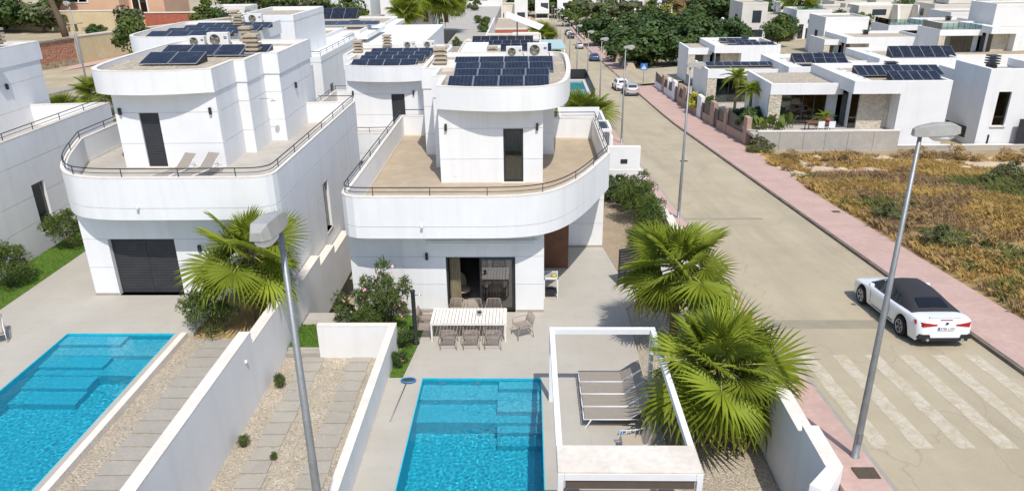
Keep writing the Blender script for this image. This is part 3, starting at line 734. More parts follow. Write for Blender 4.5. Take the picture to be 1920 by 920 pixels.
ac_b.location = (-.05, 38.4, 8.0); ac_b['label'] = 'larger air conditioner on the centre villa roof with blue label'
ac(ac_s, (-17.15, 37.6, 8.75), 'smaller air conditioner on the left villa roof'); ac(ac_b, (-16.15, 37.6, 8.75), 'larger air conditioner on the left villa roof')
ac(ac_s, (-21.2, 54.0, 8.35), 'smaller air conditioner on the panelled roof behind the left villa'); ac(ac_b, (-20.1, 54.0, 8.35), 'larger air conditioner on the panelled roof behind the left villa')
ac(ac_s, (-8.9, 53.3, 6.6), 'left air conditioner on the roof seen between the two front villas'); ac(ac_s, (-7.5, 53.4, 6.6), 'right air conditioner on the roof seen between the two front villas')
# ================================================================== POOLS
def pool(label, x0, x1, y0, y1, z, depth, ledges, lights, rail=None):
    t = thing('swimming_pool', label, 'swimming pool', (x0, y0, z)); O = (x0, y0, z)
    zb = z-depth; zt = z+.0
    b = MB(); e = .004
    b.box(x0, x1, y0, y1, zb-.1, zb)
    b.box(x0, x0+.03, y0, y1, zb, zt-.004).box(x1-.03, x1, y0, y1, zb, zt-.004).box(x0+.03, x1-.03, y1-.03, y1, zb, zt-.004).box(x0+.03, x1-.03, y0, y0+.03, zb, zt-.004)
    bs = b.build('basin', M['pool_tile'], t, O)
    bs.cycles.is_caustics_receiver = True
    for (a0, a1, b0, b1, h) in ledges:
        o = MB().box(a0, a1, b0, b1, zb+.001, z-h).build('step', M['pool_step' if h < .5 else 'pool_tile'], t, O); o.cycles.is_caustics_receiver = True
    for lx in lights: MB().lathe([(0, -.05), (.09, -.05), (.1, -.03)], (lx, y1, z-.28), 12, axis='y').build('pool_light', M['alu_white'], t, O)
    nx, ny = 110, int(110*(y1-y0)/(x1-x0)); v = []; f = []
    xa, xb, ya, yb = x0+.03, x1-.03, y0+.03, y1-.03
    for j in range(ny+1):
        for i in range(nx+1):
            x = xa+(xb-xa)*i/nx; y = ya+(yb-ya)*j/ny
            e_ = .55+.6*noise.noise((x*.35, y*.3, 11)); h = .007*noise.noise((x*1.1, y*1.1, 3+x0))+e_*(.005*noise.noise((x*3.6+.4*y, y*3.1, 7))+.0045*noise.noise((x*8.5, y*8.5, 9))+.0035*noise.noise((x*15, y*15, 2)))
            v.append((x-O[0], y-O[1], -.075+h))
    for j in range(ny):
        for i in range(nx):
            a = j*(nx+1)+i; f.append((a, a+1, a+nx+2, a+nx+1))
    me = bpy.data.meshes.new('water'); me.from_pydata(v, [], f); me.materials.append(M['water']); me.polygons.foreach_set('use_smooth', [True]*len(me.polygons))
    o = link('water', me, t); o.cycles.is_caustics_caster = True
    return t
pool('turquoise pool in front of the centre villa, pergola beside it', PX0, PX1, PY0, PY1, 0, 1.5,
     [(PX0+.03, PX1-.03, 19.95, PY1-.03, .42), (PX0+.03, PX1-.03, 19.0, 19.95, .75), (-1.0, PX1-.03, 20.38, PY1-.031, .16), (-1.02, PX1-.031, 19.35, 19.95, .45), (-1.0, PX1-.032, 18.65, 19.0, .95), (-.98, PX1-.033, 18.2, 18.65, 1.2)], (-2.9, -1.7))
pool('turquoise pool of the left villa with wide steps at its far end', LP[0], LP[1], LP[2], LP[3], LZ, 1.5,
     [(LP[0]+.03, LP[1]-.03, 21.4, LP[3]-.03, .42), (LP[0]+.03, LP[0]+2.2, 21.9, LP[3]-.031, .14), (LP[0]+.031, LP[1]-.031, 20.4, 21.4, .75), (LP[0]+.032, LP[0]+2.2, 20.7, 21.4, .5), (LP[0]+.033, LP[0]+2.2, 19.7, 20.4, .85), (LP[0]+.034, LP[0]+2.2, 19.0, 19.7, 1.1)], (-15.7,))
# ================================================================== FURNITURE
def table():
    t = thing('dining_table', 'long cream slatted dining table on the centre terrace', 'table', (-2.2, 23.88, 0))
    L, D, H = 2.75, 1.2, .75
    n = 22; w = L/n
    me = MB().box(0, w-.02, -D/2, D/2, 0, .025).mesh('slat', M['table_white'])
    for i in range(n): link('slat', me, t, (-L/2+w*i, 0, H-.025))
    MB().box(-L/2, L/2, -D/2, -D/2+.03, H-.09, H-.027).box(-L/2, L/2, D/2-.03, D/2, H-.09, H-.027).box(-L/2, -L/2+.03, -D/2+.03, D/2-.03, H-.09, H-.027).box(L/2-.03, L/2, -D/2+.03, D/2-.03, H-.09, H-.027).build('apron', M['table_white'], t)
    lm = MB().box(-.03, .03, -.03, .03, 0, H-.091).mesh('leg', M['table_white'])
    for sx in (-1, 1):
        for sy in (-1, 1): link('leg', lm, t, (sx*(L/2-.035), sy*(D/2-.035), 0))
table()
def chair_proto():
    t = thing('dining_chair', 'x', 'chair'); m = M['chair_taupe']
    w, d, zs = .27, .26, .44
    s = MB()
    for i in range(11):
        x = -w+.03+i*(2*w-.06)/10; s.box(x-.014, x+.014, -d+.02, d, zs-.012, zs+.006)
    s.tube([(-w, -d, zs), (-w, d, zs), (w, d, zs), (w, -d, zs), (-w, -d, zs)], .013, 5); s.build('seat', m, t)
    b = MB(); top = .84
    for i in range(10):
        x = -w+.045+i*(2*w-.09)/9; b.tube([(x, -d, zs+.07), (x, -d-.07, zs+.22), (x, -d-.13, top)], .010, 4)
    b.tube([(-w, -d, zs), (-w, -d-.07, zs+.22), (-w+.02, -d-.13, top-.03), (-w+.06, -d-.135, top), (w-.06, -d-.135, top), (w-.02, -d-.13, top-.03), (w, -d-.07, zs+.22), (w, -d, zs)], .014, 5)
    b.tube([(-w, -d-.01, zs+.07), (w, -d-.01, zs+.07)], .011, 4); b.build('backrest', m, t)
    for sx in (-1, 1):
        MB().tube([(sx*w, -d-.07, zs+.2), (sx*(w+.03), -d+.05, zs+.22), (sx*(w+.04), d-.05, zs+.21), (sx*(w+.035), d, zs+.17), (sx*w, d, zs)], .014, 5).build('armrest', m, t)
        for sy in (-1, 1):
            MB().tube([(sx*w, sy*d, zs), (sx*(w+.02), sy*(d+.06), 0)], .013, 5).build('leg', m, t)
    MB().tube([(-w, -d-.03, .2), (w, -d-.03, .2)], .009, 4).build('stretcher', m, t)
    return t
ch = chair_proto(); first = True
G = 'taupe slatted chairs around the dining table'
for (x, y, r, lab) in ((-2.88, 22.98, 0, 'leftmost of the three taupe chairs with their backs to the pool'), (-2.06, 22.98, .02, 'middle of the three taupe chairs with their backs to the pool'),
                       (-1.28, 22.98, -.02, 'rightmost of the three taupe chairs with their backs to the pool'), (-2.75, 24.72, math.pi, 'leftmost of the three taupe chairs on the house side of the table'),
                       (-2.08, 24.70, math.pi+.03, 'middle of the three taupe chairs on the house side of the table'), (-1.35, 24.72, math.pi, 'rightmost of the three taupe chairs on the house side of the table'),
                       (-3.82, 23.62, -math.pi/2, 'nearer taupe chair at the left table end by the shower'), (-3.80, 24.28, -math.pi/2-.05, 'farther taupe chair at the left table end by the shower'),
                       (-.24, 23.72, math.pi/2+.45, 'taupe chair pulled away to the right of the table')):
    if first: ch.location = (x, y, 0); ch.rotation_euler = (0, 0, r); ch['label'] = lab; ch['group'] = G; first = False
    else: dup(ch, (x, y, 0), r, lab)
t = thing('flower_pot', 'small pot with a teal plant on the dining table', 'pot', (-1.82, 23.88, .75))
MB().lathe([(.05, 0), (.075, .11), (.07, .11), (.0, .09)], n=12).build('pot', M['chimney_stone'], t)
mb = MB()
for i in range(40):
    a = rnd.uniform(0, 6.28); r = rnd.uniform(.02, .09); z = rnd.uniform(.1, .19); s = .03
    mb.add([(r*math.cos(a)-s, r*math.sin(a), z), (r*math.cos(a)+s, r*math.sin(a)-s, z+.01), (r*math.cos(a), r*math.sin(a)+s, z+.02)], [(0, 1, 2)])
mb.build('plant', M['teal_pot'], t)
# egg chair in the living room
t = thing('wicker_chair', 'round wicker armchair standing inside the open sliding door', 'armchair', (-2.72, 26.75, .02), .9)
mb = MB(); n = 14
for j in range(8):
    for i in range(n+1):
        a = math.pi*.15+math.pi*1.0*i/n-.2; z = .4+.75*j/7; r = .36+.05*math.sin(j/7*3.1)-.06*(j/7)
        mb.v.append((r*math.cos(a), r*math.sin(a)*.9, z-.25*(abs(i-n/2)/(n/2))**2*(j/7)))
for j in range(7):
    for i in range(n): a = j*(n+1)+i; mb.f.append((a, a+1, a+n+2, a+n+1)); mb.m.append(0); mb.sm.append(True)
mb.build('shell', M['basket'], t)
MB().lathe([(0, .38), (.34, .38), (.36, .44), (.3, .47), (0, .47)], n=16).build('seat', M['cushion'], t)
for k in range(4): MB().tube([(.2*math.cos(k*1.57+.8), .2*math.sin(k*1.57+.8), .38), (.32*math.cos(k*1.57+.8), .32*math.sin(k*1.57+.8), 0)], .013, 5).build('leg', M['dark_metal'], t)
# sun loungers
def lounger_proto(seatm='sling', framem='alu_white'):
    t = thing('sun_lounger', 'x', 'sun lounger'); fm = M[framem]; w = .31; hx = 1.36; ang = .86
    ex, ez = hx+.76*math.cos(ang*.78), .33+.76*math.sin(ang*.78)
    MB().box(.03, hx, -w+.02, w-.02, .335, .352).build('seat', M[seatm], t)
    MB().hexa([(hx, -w+.02, .335), (hx, w-.02, .335), (ex, w-.02, ez-.012), (ex, -w+.02, ez-.012)], [(hx-.01, -w+.02, .352), (hx-.01, w-.02, .352), (ex-.015, w-.02, ez+.005), (ex-.015, -w+.02, ez+.005)]).build('backrest', M[seatm], t)
    for s in (-1, 1):
        MB().tube([(0, s*w, .33), (1.9, s*w, .33)], .018, 5).build('side_rail', fm, t)
        MB().tube([(hx, s*(w-.012), .345), (ex, s*(w-.012), ez)], .016, 5).build('back_rail', fm, t)
        MB().tube([(.22, s*w, .33), (.05, s*w, .02), (.03, s*w, 0)], .018, 5).build('leg', fm, t)
        MB().tube([(1.72, s*w, .33), (1.86, s*w, 0)], .018, 5).build('leg', fm, t)
        MB().tube([(1.80, s*(w-.03), .33), (hx+.3, s*(w-.03), .33+.3)], .010, 4).build('prop', fm, t)
    MB().tube([(0, -w, .33), (0, w, .33)], .016, 5).tube([(1.9, -w, .33), (1.9, w, .33)], .016, 5).build('crossbar', fm, t)
    return t
lg = lounger_proto(); first = True
for y, lab in ((18.4, 'sun lounger nearest the armchair, first of the row of four'), (19.08, 'second sun lounger from the armchair in the row of four under the pergola frame'), (19.75, 'third sun lounger from the armchair in the row of four'), (20.44, 'sun lounger farthest from the armchair in the row of four')):
    if first: lg.location = (1.62, y, 0); lg['label'] = lab; lg['group'] = 'sun loungers under the open pergola'; first = False
    else: dup(lg, (1.62, y, 0), 0, lab)
lt = lounger_proto('sling', 'alu_white')
lt.location = (-14.55, 27.2, 4.77); lt.rotation_euler = (0, 0, 1.25); lt['label'] = 'left one of the two beige loungers on the left villa terrace'; lt['group'] = 'loungers on the left villa terrace'
dup(lt, (-13.6, 27.25, 4.77), 1.25, 'right one of the two beige loungers on the left villa terrace')
# armchair
def armchair():
    t = thing('lounge_chair', 'beige cushioned armchair with a white wire frame under the pergola', 'armchair', (3.0, 16.85, 0))
    MB().box(-.42, .2, -.34, .34, .36, .5).build('seat_cushion', M['cushion'], t, bevel=.04)
    MB().hexa([(.14, -.34, .48), (.34, -.34, .44), (.34, .34, .44), (.14, .34, .48)], [(.36, -.32, .98), (.5, -.32, .96), (.5, .32, .96), (.36, .32, .98)]).build('back_cushion', M['cushion'], t, bevel=.04)
    f = MB()
    for s in (-1, 1):
        f.tube([(-.44, s*.37, 0), (-.42, s*.37, .58), (.1, s*.37, .62), (.42, s*.37, .75), (.36, s*.37, 0)], .016, 6)
        for k in range(6): f.tube([(-.36+.12*k, s*.37, .34), (-.36+.12*k, s*.37, .6+.02*k)], .008, 4)
    f.tube([(-.42, -.37, .34), (-.42, .37, .34), (.4, .37, .34), (.4, -.37, .34), (-.42, -.37, .34)], .014, 5).build('frame', M['alu_white'], t)
    return t
a1 = armchair()
dup(a1, (1.3, 14.2, 0), 2.6, 'cushioned armchair below the pergola roof at the bottom edge'); dup(a1, (3.1, 14.2, 0), .4, 'second cushioned armchair below the pergola roof, right side')
t = thing('coffee_table', 'round grey table under the pergola roof at the bottom edge', 'table', (2.2, 13.9, 0))
MB().lathe([(.0, .68), (.5, .68), (.5, .72), (0, .72)], n=24).build('tabletop', M['lamp_grey'], t); MB().tube([(0, 0, 0), (0, 0, .68)], .04, 8).lathe([(0, 0), (.25, 0), (.25, .02), (0, .03)], n=16).build('pedestal', M['dark_metal'], t)
# pergola
t = thing('pergola', 'white aluminium pergola frame beside the centre pool with a closed roof strip in front', 'pergola', (2.2, 16.3, 0)); O = (2.2, 16.3, 0); m = M['alu_white']
for (x, y) in ((.62, 19.48), (3.68, 19.48), (.62, 12.93), (3.68, 12.93)): MB().box(x, x+.13, y, y+.13, 0, 2.42).build('post', m, t, O, bevel=.006)
MB().box(.62, .77, 12.93, 19.61, 2.42, 2.6).build('beam', m, t, O, bevel=.006); MB().box(3.66, 3.81, 12.93, 19.61, 2.42, 2.6).build('beam', m, t, O, bevel=.006)
MB().box(.773, 3.657, 19.46, 19.61, 2.42, 2.6).build('beam', m, t, O, bevel=.006); MB().box(.773, 3.657, 12.93, 13.06, 2.42, 2.6).build('beam', m, t, O, bevel=.006)
for k in range(5): MB().box(.63, 3.8, 12.94+.188*k, 12.94+.188*k+.186, 2.604, 2.64).build('roof_panel', M['pergola_roof'], t, O)
MB().box(.8, 3.64, 12.97, 13.03, 2.18, 2.415).build('roller_screen', M['screen_brown'], t, O); MB().tube([(.8, 13.0, 2.17), (3.64, 13.0, 2.17)], .025, 8).build('screen_bar', M['cushion'], t, O)
# solar shower, pool net, small blue tap
t = thing('shower', 'black solar shower column at the corner of the lawn', 'shower', (-4.1, 23.12, 0))
MB().lathe([(.13, 0), (.13, .06), (.08, .1), (.075, 2.05), (.085, 2.08), (.085, 2.14), (0, 2.2)], n=14).build('column', M['black_plastic'], t)
MB().tube([(.07, 0, 1.95), (.28, 0, 1.98), (.3, 0, 1.93)], .012, 5).build('shower_head', M['chrome'], t)
t = thing('pool_net', 'pool leaf net with blue frame lying on the deck by the low wall', 'pool net', (-4.1, 19.5, 0))
MB().tube([(-.12, -1.1, .03), (.06, 1.0, .06)], .016, 6).build('pole', M['steel'], t)
ring = [(.1+.24*math.cos(a*.5236), 1.12+.15*math.sin(a*.5236), .06) for a in range(13)]
MB().tube(ring, .025, 6).build('rim', M['blue_plastic'], t); MB().add(ring[:-1], [tuple(range(12))]).build('net', M['glass_aqua'], t)
t = tag(MB().box(-.04, .04, -.02, .02, 0, .12).box(-.1, .1, -.02, .02, .12, .16).box(-.03, .03, -.08, .0, .1, .14).build('water_tap', M['blue_plastic'], None), 'bright blue tap standing between the loungers and the armchair', 'tap'); t.location = (2.72, 17.75, 0)
t = thing('serving_cart', 'white serving cart against the side wall by the brown panel', 'cart', (.9, 27.1, 0))
for x in (-.27, .27):
    for y in (-.3, .3): MB().box(x-.02, x+.02, y-.02, y+.02, 0, .95).build('leg', M['alu_white'], t)
MB().box(-.25, .25, -.28, .28, .88, .91).build('top', M['lamp_grey'], t); MB().box(-.25, .25, -.28, .28, .2, .23).build('shelf', M['dark_metal'], t)
MB().box(-.29, .29, -.32, -.3, .85, .94).box(-.29, .29, .3, .32, .85, .94).build('rail', M['alu_white'], t)
t = tag(MB().lathe([(.0, 0), (.09, 0), (.12, .06), (.02, .1), (0, .1)], n=12).build('yellow_bowl', mat('yellow', (.6, .45, .04)), None), 'yellow dish on top of the white serving cart', 'bowl'); t.location = (1.02, 26.95, .91)
# dark gate of the entrance, standing open
t = thing('garden_gate', 'dark slatted metal gate standing open beside the entrance gravel', 'gate', (3.76, 28.05, 0), math.atan2(.75, 1.75))
L = 1.75
MB().box(0, .05, -.025, .025, .05, 1.62).box(L-.05, L, -.025, .025, .05, 1.62).box(.05, L-.05, -.025, .025, 1.57, 1.62).box(.05, L-.05, -.025, .025, .05, .1).build('gate_frame', M['dark_metal'], t)
sm_ = MB().box(.05, L-.05, -.02, .02, 0, .085).mesh('slat', M['dark_metal'])
for k in range(12): link('slat', sm_, t, (0, 0, .13+.119*k))
MB().box(.3, .34, -.05, -.025, .1, .7).build('drop_bolt', M['black_plastic'], t)
# white garden chair at the left edge
dup(a1, (-18.7, 22.0, LZ), 2.2, 'white framed chair at the left edge beside the left pool')
# ================================================================== STREET LAMPS
def lamp_proto(h=7.85):
    t = thing('street_lamp', 'x', 'street lamp')
    MB().lathe([(.11, 0), (.11, .02), (.085, .03), (.082, 1.0), (.04, h)], n=12).build('post', M['steel'], t)
    MB().box(-.05, .05, -.1, -.07, .45, .72).build('access_door', M['steel'], t)
    # cobra head along +x
    def sec(x, w, zl, zh): return [(x, -w, zl), (x, w, zl), (x, w*.72, zh), (x, -w*.72, zh)]
    secs = [sec(-.16, .07, h-.05, h+.09), sec(-.06, .10, h-.06, h+.14), sec(.25, .15, h-.04, h+.2), sec(.6, .155, h-.02, h+.2), sec(.74, .09, h+.0, h+.13)]
    mb = MB(); vs = [p for s_ in secs for p in s_]; fs = [(0, 3, 2, 1), (16, 17, 18, 19)]
    for i in range(4):
        for k in range(4): a, b = 4*i+k, 4*i+(k+1) % 4; fs.append((a, b, b+4, a+4))
    mb.add(vs, fs); hd = mb.build('lamp_head', M['lamp_grey'], t, bevel=.012)
    bw = MB().lathe([(.15, 0), (.145, -.06), (.09, -.12), (0, -.14)], (.42, 0, h-.03), 14); bw.v = [((x-.42)*1.7+.42, y*.9, z) for x, y, z in bw.v]
    bw.build('lamp_bowl', M['globe'], hd)
    return t
lp = lamp_proto(); lp.location = (7.78, 14.4, road_z(14.4)+.13); lp['label'] = 'nearest street lamp on the right, its base by the zebra crossing'; lp['group'] = 'street lamps along the road'
o = dup(lp, (-3.42, 9.3, 2.0), -math.pi/2-.08, 'street lamp leaning through the left foreground in front of the gravel drive')
far_l = {36.4: 'street lamp behind the upper right palm, halfway along the near road', 61: 'street lamp on the left kerb opposite the white parked cars', 81: 'street lamp beyond the one opposite the white parked cars', 99: 'street lamp on the left kerb before the blue car', 121: 'street lamp level with the blue parked car', 143: 'street lamp on the left level with the silver car'}
for y, lab in far_l.items(): dup(lp, (7.9, y, road_z(y)+.13), rnd.uniform(-.1, .1), lab)
for y in (165, 187, 209, 231, 253): dup(lp, (7.9, y, road_z(y)+.13), 0, f'distant slim street lamp, {["first", "second", "third", "fourth", "last"][(y-165)//22]} of the five at the road end')
dup(lp, (-38.2, 63.0, 1.45), 2.6, 'street lamp in front of the reddish block wall at top left')
# pavement cover
tag(MB().box(-.26, .26, -.2, .2, 0, .02).build('drain_cover', M['grate']), 'rusty square cover in the pavement beside the nearest lamp', 'drain cover').location = (7.75, 13.72, road_z(13.72)+.132)
tag(MB().box(-.2, .2, -.15, .15, 0, .015).build('drain_cover', M['grate']), 'small dark cover in the right pavement by the dry lot', 'drain cover').location = (16.6, 37.5, road_z(37.5)+.132)
tag(MB().lathe([(0, 0), (.32, 0), (.32, .006), (0, .008)], n=16).build('manhole_cover', M['grate']), 'round manhole cover in the middle of the road', 'manhole').location = (11.6, 53, road_z(53)+.004)
# ================================================================== CARS
def ip(y, xs, zs): return float(np.interp(y, xs, zs))
def car(label, loc, rz, tilt, paint, spec='conv', group=None, plate=None, detail=True):
    """local +y is the nose, origin on the ground under the middle"""
    t = thing('parked_car', label, 'car', loc, 0, group); t.rotation_euler = (tilt, 0, rz)
    if spec == 'conv':
        YS_ = [-2.39, -2.36, -2.24, -1.9, -1.3, -.6, 0, .6, .95, 1.3, 1.8, 2.15, 2.32, 2.39]
        WW = [.70, .80, .875, .915, .925, .915, .91, .91, .915, .92, .92, .89, .80, .66]
        SH = [.78, .86, .93, .95, .93, .91, .90, .89, .88, .86, .80, .74, .68, .58]
        TP = [.86, .95, 1.0, .995, .96, .93, .92, .93, .97, .96, .88, .79, .71, .60]
        RY = [-1.72, -1.5, -1.2, -.8, -.3, .2, .52]; RZ = [1.0, 1.09, 1.2, 1.32, 1.385, 1.39, 1.355]; cowl = 1.22; cz = .97; base = .92; wb = .80; wtop = .57; fr, rr = 1.5, -1.35; wr = .335
    else:
        YS_ = [-2.2, -2.17, -2.05, -1.7, -1.2, -.6, 0, .6, .95, 1.3, 1.75, 2.0, 2.15, 2.2]
        WW = [.74, .84, .88, .91, .92, .91, .91, .91, .91, .91, .90, .87, .80, .68]
        SH = [.85, .95, 1.0, 1.02, 1.01, 1.0, .99, .98, .97, .95, .90, .84, .76, .62]
        TP = [.9, 1.0, 1.04, 1.05, 1.04, 1.03, 1.02, 1.02, 1.06, 1.04, .98, .9, .8, .65]
        RY = [-2.1, -1.85, -1.5, -.9, -.2, .3, .6]; RZ = [1.08, 1.42, 1.54, 1.6, 1.6, 1.56, 1.48]; cowl = 1.3; cz = 1.06; base = 1.0; wb = .82; wtop = .62; fr, rr = 1.33, -1.3; wr = .35
    P = M[paint]; st = list(np.linspace(YS_[0], YS_[-1], 60)); mb = MB(); vs = []
    for y in st:
        w, s_, z_ = ip(y, YS_, WW), ip(y, YS_, SH), ip(y, YS_, TP); zl = .21+(.12 if abs(y) > 2.25 else 0)
        for c_ in (fr, rr):
            d = abs(y-c_)
            if d < wr+.07: zl = max(zl, wr+math.sqrt((wr+.07)**2-d*d))
        sec = [(w*.95, zl), (w*.99, zl+(s_-zl)*.3), (w, zl+(s_-zl)*.6), (w*.975, s_-.03), (w*.93, s_), (w*.62, (s_+z_)/2+.012), (w*.3, z_-.003), (0, z_)]
        full = [(x, z) for x, z in sec]+[(-x, z) for x, z in sec[-2::-1]]
        vs += [(x, y, z) for x, z in full]
    k = 15; fs = []
    for i in range(len(st)-1):
        for j in range(k-1): a = i*k+j; fs.append((a, a+k, a+k+1, a+1))
    fs.append(tuple(range(k))); e = (len(st)-1)*k; fs.append(tuple(range(e, e+k))[::-1])
    mb.add(vs, fs, 0, True); mb.sm[-1] = mb.sm[-2] = False
    body = mb.build('body', P, t)
    MB().box(-.83, .83, -2.1, 2.1, .2, .62).build('underbody', M['black_plastic'], t)
    # upper part
    ub = MB(); vs = []; n = 7
    for y, z in zip(RY, RZ):
        b_ = min(base, z-.02); top = z-.10 if z-b_ > .2 else b_+(z-b_)*.6; wt = wb-(wb-wtop)*min(1, (z-b_)/.42)
        sec = [(wb, b_), (wt+.03, top), (wt*.8, z-.02), (0, z)]
        vs += [(x, y, zz) for x, zz in sec]+[(-x, y, zz) for x, zz in sec[-2::-1]]
    fs = [(i*n+j, (i+1)*n+j, (i+1)*n+j+1, i*n+j+1) for i in range(len(RY)-1) for j in range(n-1)]; fs.append(tuple(range(n)))
    ub.add(vs, fs, 0, True); ub.sm[-1] = False
    ub.build('soft_top' if spec == 'conv' else 'roof', M['soft_top'] if spec == 'conv' else P, t)
    gl = MB(); zt = RZ[-1]; wt = wtop
    gl.add([(-wt, RY[-1], zt-.03), (wt, RY[-1], zt-.03), (wb-.02, cowl, cz), (-wb+.02, cowl, cz), (0, RY[-1]-.02, zt+.004), (0, cowl+.1, cz+.02)], [(0, 3, 5, 4), (4, 5, 2, 1)])
    gl.build('windscreen', M['car_glass'], t)
    for s in (-1, 1):
        ya = -1.0 if spec == 'conv' else -1.75; sidel = [y for y in np.linspace(ya, RY[-1]-.03, 7)]
        lo = [(s*(wb+.006), y, base+.012) for y in sidel]+[(s*(wb-.02), cowl-.08, cz+.01)]
        hi = []
        for y in sidel:
            z = ip(y, RY, RZ); b_ = min(base, z-.02); w_ = wb-(wb-wtop)*min(1, (z-b_)/.42); f = .88 if y > ya+.1 else .55
            hi.append((s*(wb+(w_+.03-wb)*f+.010), y, b_+(z-.10-b_)*f))
        hi.append((s*(wtop+.05), RY[-1]+.02, zt-.07))
        q = len(lo); w = MB().add(lo+hi, [(i, i+1, q+i+1, q+i) for i in range(q-1)]); w.build('side_window', M['car_glass'], t)
        MB().box(s*.9, s*1.06, .62, .74, .98, 1.09).build('wing_mirror', P, t, bevel=.02)
        MB().tube([(s*.93, .78, .33), (s*.93, .8, .8)], .006, 4).tube([(s*.935, -.55, .4), (s*.935, -.6, .88)], .006, 4).tube([(s*.905, .7, .3), (s*.905, -.8, .3)], .012, 4).build('door_seam', M['black_plastic'], t)
        MB().box(s*.925, s*.945, -.42, -.22, .76, .79).build('door_handle', P, t)
    y0 = YS_[0]
    if spec == 'conv':
        rg = MB().add([(-.48, -1.56, 1.078), (.48, -1.56, 1.078), (.42, -1.12, 1.245), (-.42, -1.12, 1.245), (0, -1.56, 1.092), (0, -1.12, 1.262)], [(0, 4, 5, 3), (4, 1, 2, 5)]); rg.build('rear_window', M['car_glass'], t)
    else:
        MB().add([(-.58, -2.09, 1.12), (.58, -2.09, 1.12), (.5, -1.88, 1.41), (-.5, -1.88, 1.41)], [(0, 1, 2, 3)]).build('rear_window', M['car_glass'], t)
    zt_ = .80 if spec == 'conv' else .88
    for s in (-1, 1):
        MB().hexa([(s*.30, y0-.02, zt_-.02), (s*.72, y0-.015, zt_-.07), (s*.72, y0+.05, zt_-.07), (s*.30, y0+.05, zt_-.02)], [(s*.30, y0-.02, zt_+.02), (s*.74, y0-.015, zt_+.07), (s*.74, y0+.05, zt_+.07), (s*.30, y0+.05, zt_+.02)]).hexa([(s*.72, y0-.015, zt_-.07), (s*.90, y0+.2, zt_-.03), (s*.85, y0+.3, zt_-.03), (s*.7, y0+.1, zt_-.07)], [(s*.74, y0-.015, zt_+.07), (s*.915, y0+.26, zt_+.09), (s*.85, y0+.34, zt_+.09), (s*.7, y0+.1, zt_+.07)]).build('tail_light', M['red_lamp'], t)
    df = MB().box(-.72, .72, y0-.03, y0+.3, .26, .36)
    for s in (-1, 1): df.hexa([(s*.45, y0-.035, .3), (s*.84, y0+.0, .33), (s*.84, y0+.2, .33), (s*.45, y0+.2, .3)], [(s*.5, y0-.035, .47), (s*.80, y0+.0, .47), (s*.80, y0+.2, .47), (s*.5, y0+.2, .47)])
    df.build('rear_bumper', M['black_plastic'], t)
    if detail:
        MB().tube([(-.55, y0-.05, .3), (-.55, y0+.1, .3)], .05, 8).tube([(.55, y0-.05, .3), (.55, y0+.1, .3)], .05, 8).build('exhaust', M['chrome'], t)
        MB().box(-.5, .5, -2.30, -2.22, 1.0, 1.02).build('spoiler', P, t); MB().box(-.2, .2, -2.375, -2.35, .955, .97).build('brake_light', M['red_lamp'], t)
        pl = MB().box(-.26, .26, y0-.035, y0+.01, .63, .74).build('number_plate', M['plate'], t)
        MB().box(-.26, -.215, y0-.038, y0-.034, .632, .738).build('plate_band', M['plate_blue'], pl)
        fc = bpy.data.curves.new('plate_number', 'FONT'); fc.body = '5786 LXN'; fc.size = .105; fc.align_x = 'CENTER'; fc.extrude = .001
        fo = bpy.data.objects.new('plate_text', fc); COL.objects.link(fo); bpy.context.view_layer.update()
        tm_ = bpy.data.meshes.new_from_object(fo.evaluated_get(bpy.context.evaluated_depsgraph_get())); bpy.data.objects.remove(fo); tm_.materials.clear(); tm_.materials.append(M['ink'])
        link('plate_number', tm_, pl, (.025, y0-.038, .648), (math.pi/2, 0, 0))
        em = MB().lathe([(0, 0), (.045, 0), (.045, .012), (.03, .014)], (0, y0-.032, .86), 14, axis='y').build('emblem', M['ink'], t)
        e2 = MB()
        for q_ in (0, 2):
            a = q_*math.pi/2; e2.add([(0, y0-.034, .86)]+[(.028*math.cos(a+i*.39), y0-.034, .86+.028*math.sin(a+i*.39)) for i in range(5)], [(0, 1, 2, 3, 4, 5)])
        e2.build('emblem_quarter', M['plate_blue'], em)
    tyre = MB().lathe([(wr*.62, -.1), (wr*.95, -.11), (wr, -.07), (wr, .07), (wr*.95, .11), (wr*.70, .105), (wr*.68, .03)], n=22, axis='x').mesh('tyre', M['tyre'])
    rm = MB().lathe([(0, .06), (.06, .06), (wr*.66, .045)], n=22, axis='x')
    rimm = rm.mesh('rim', M['rim_black']); sp = MB()
    for q_ in range(5):
        for dd in (-.16, .16):
            a = q_*1.2566+dd; sp.add([(.07, .05*math.cos(a-.3), .05*math.sin(a-.3)), (.07, .05*math.cos(a+.3), .05*math.sin(a+.3)), (.085, wr*.62*math.cos(a+.13), wr*.62*math.sin(a+.13)), (.085, wr*.62*math.cos(a-.13), wr*.62*math.sin(a-.13))], [(0, 1, 2, 3), (3, 2, 1, 0)])
    sp.tube([(.095, wr*.66*math.cos(q*.2856), wr*.66*math.sin(q*.2856)) for q in range(23)], .014, 4)
    spm = sp.mesh('spoke', M['rim'])
    for s in (-1, 1):
        for y in (fr, rr):
            w = bpy.data.objects.new('wheel', tyre); COL.objects.link(w); w.parent = t; w.location = (s*.835, y, wr); w.rotation_euler = (0, 0, 0 if s > 0 else math.pi)
            link('rim', rimm, w); link('spoke', spm, w)
    return t
TILT = -math.atan(.0897)
car('white convertible with a black soft top parked by the dry lot', (13.22, 23.05, road_z(23.05)+.01), math.radians(.8), TILT, 'car_white', 'conv')
car('silver SUV parked on the right, nearer of the two by the stone fence', (13.55, 97.8, road_z(97.8)+.01), 0, -.062, 'car_silver', 'suv', detail=False)
car('white SUV parked just beyond the silver one by the stone fence', (12.9, 103.4, road_z(103.4)+.01), .03, -.062, 'car_white', 'suv', detail=False)
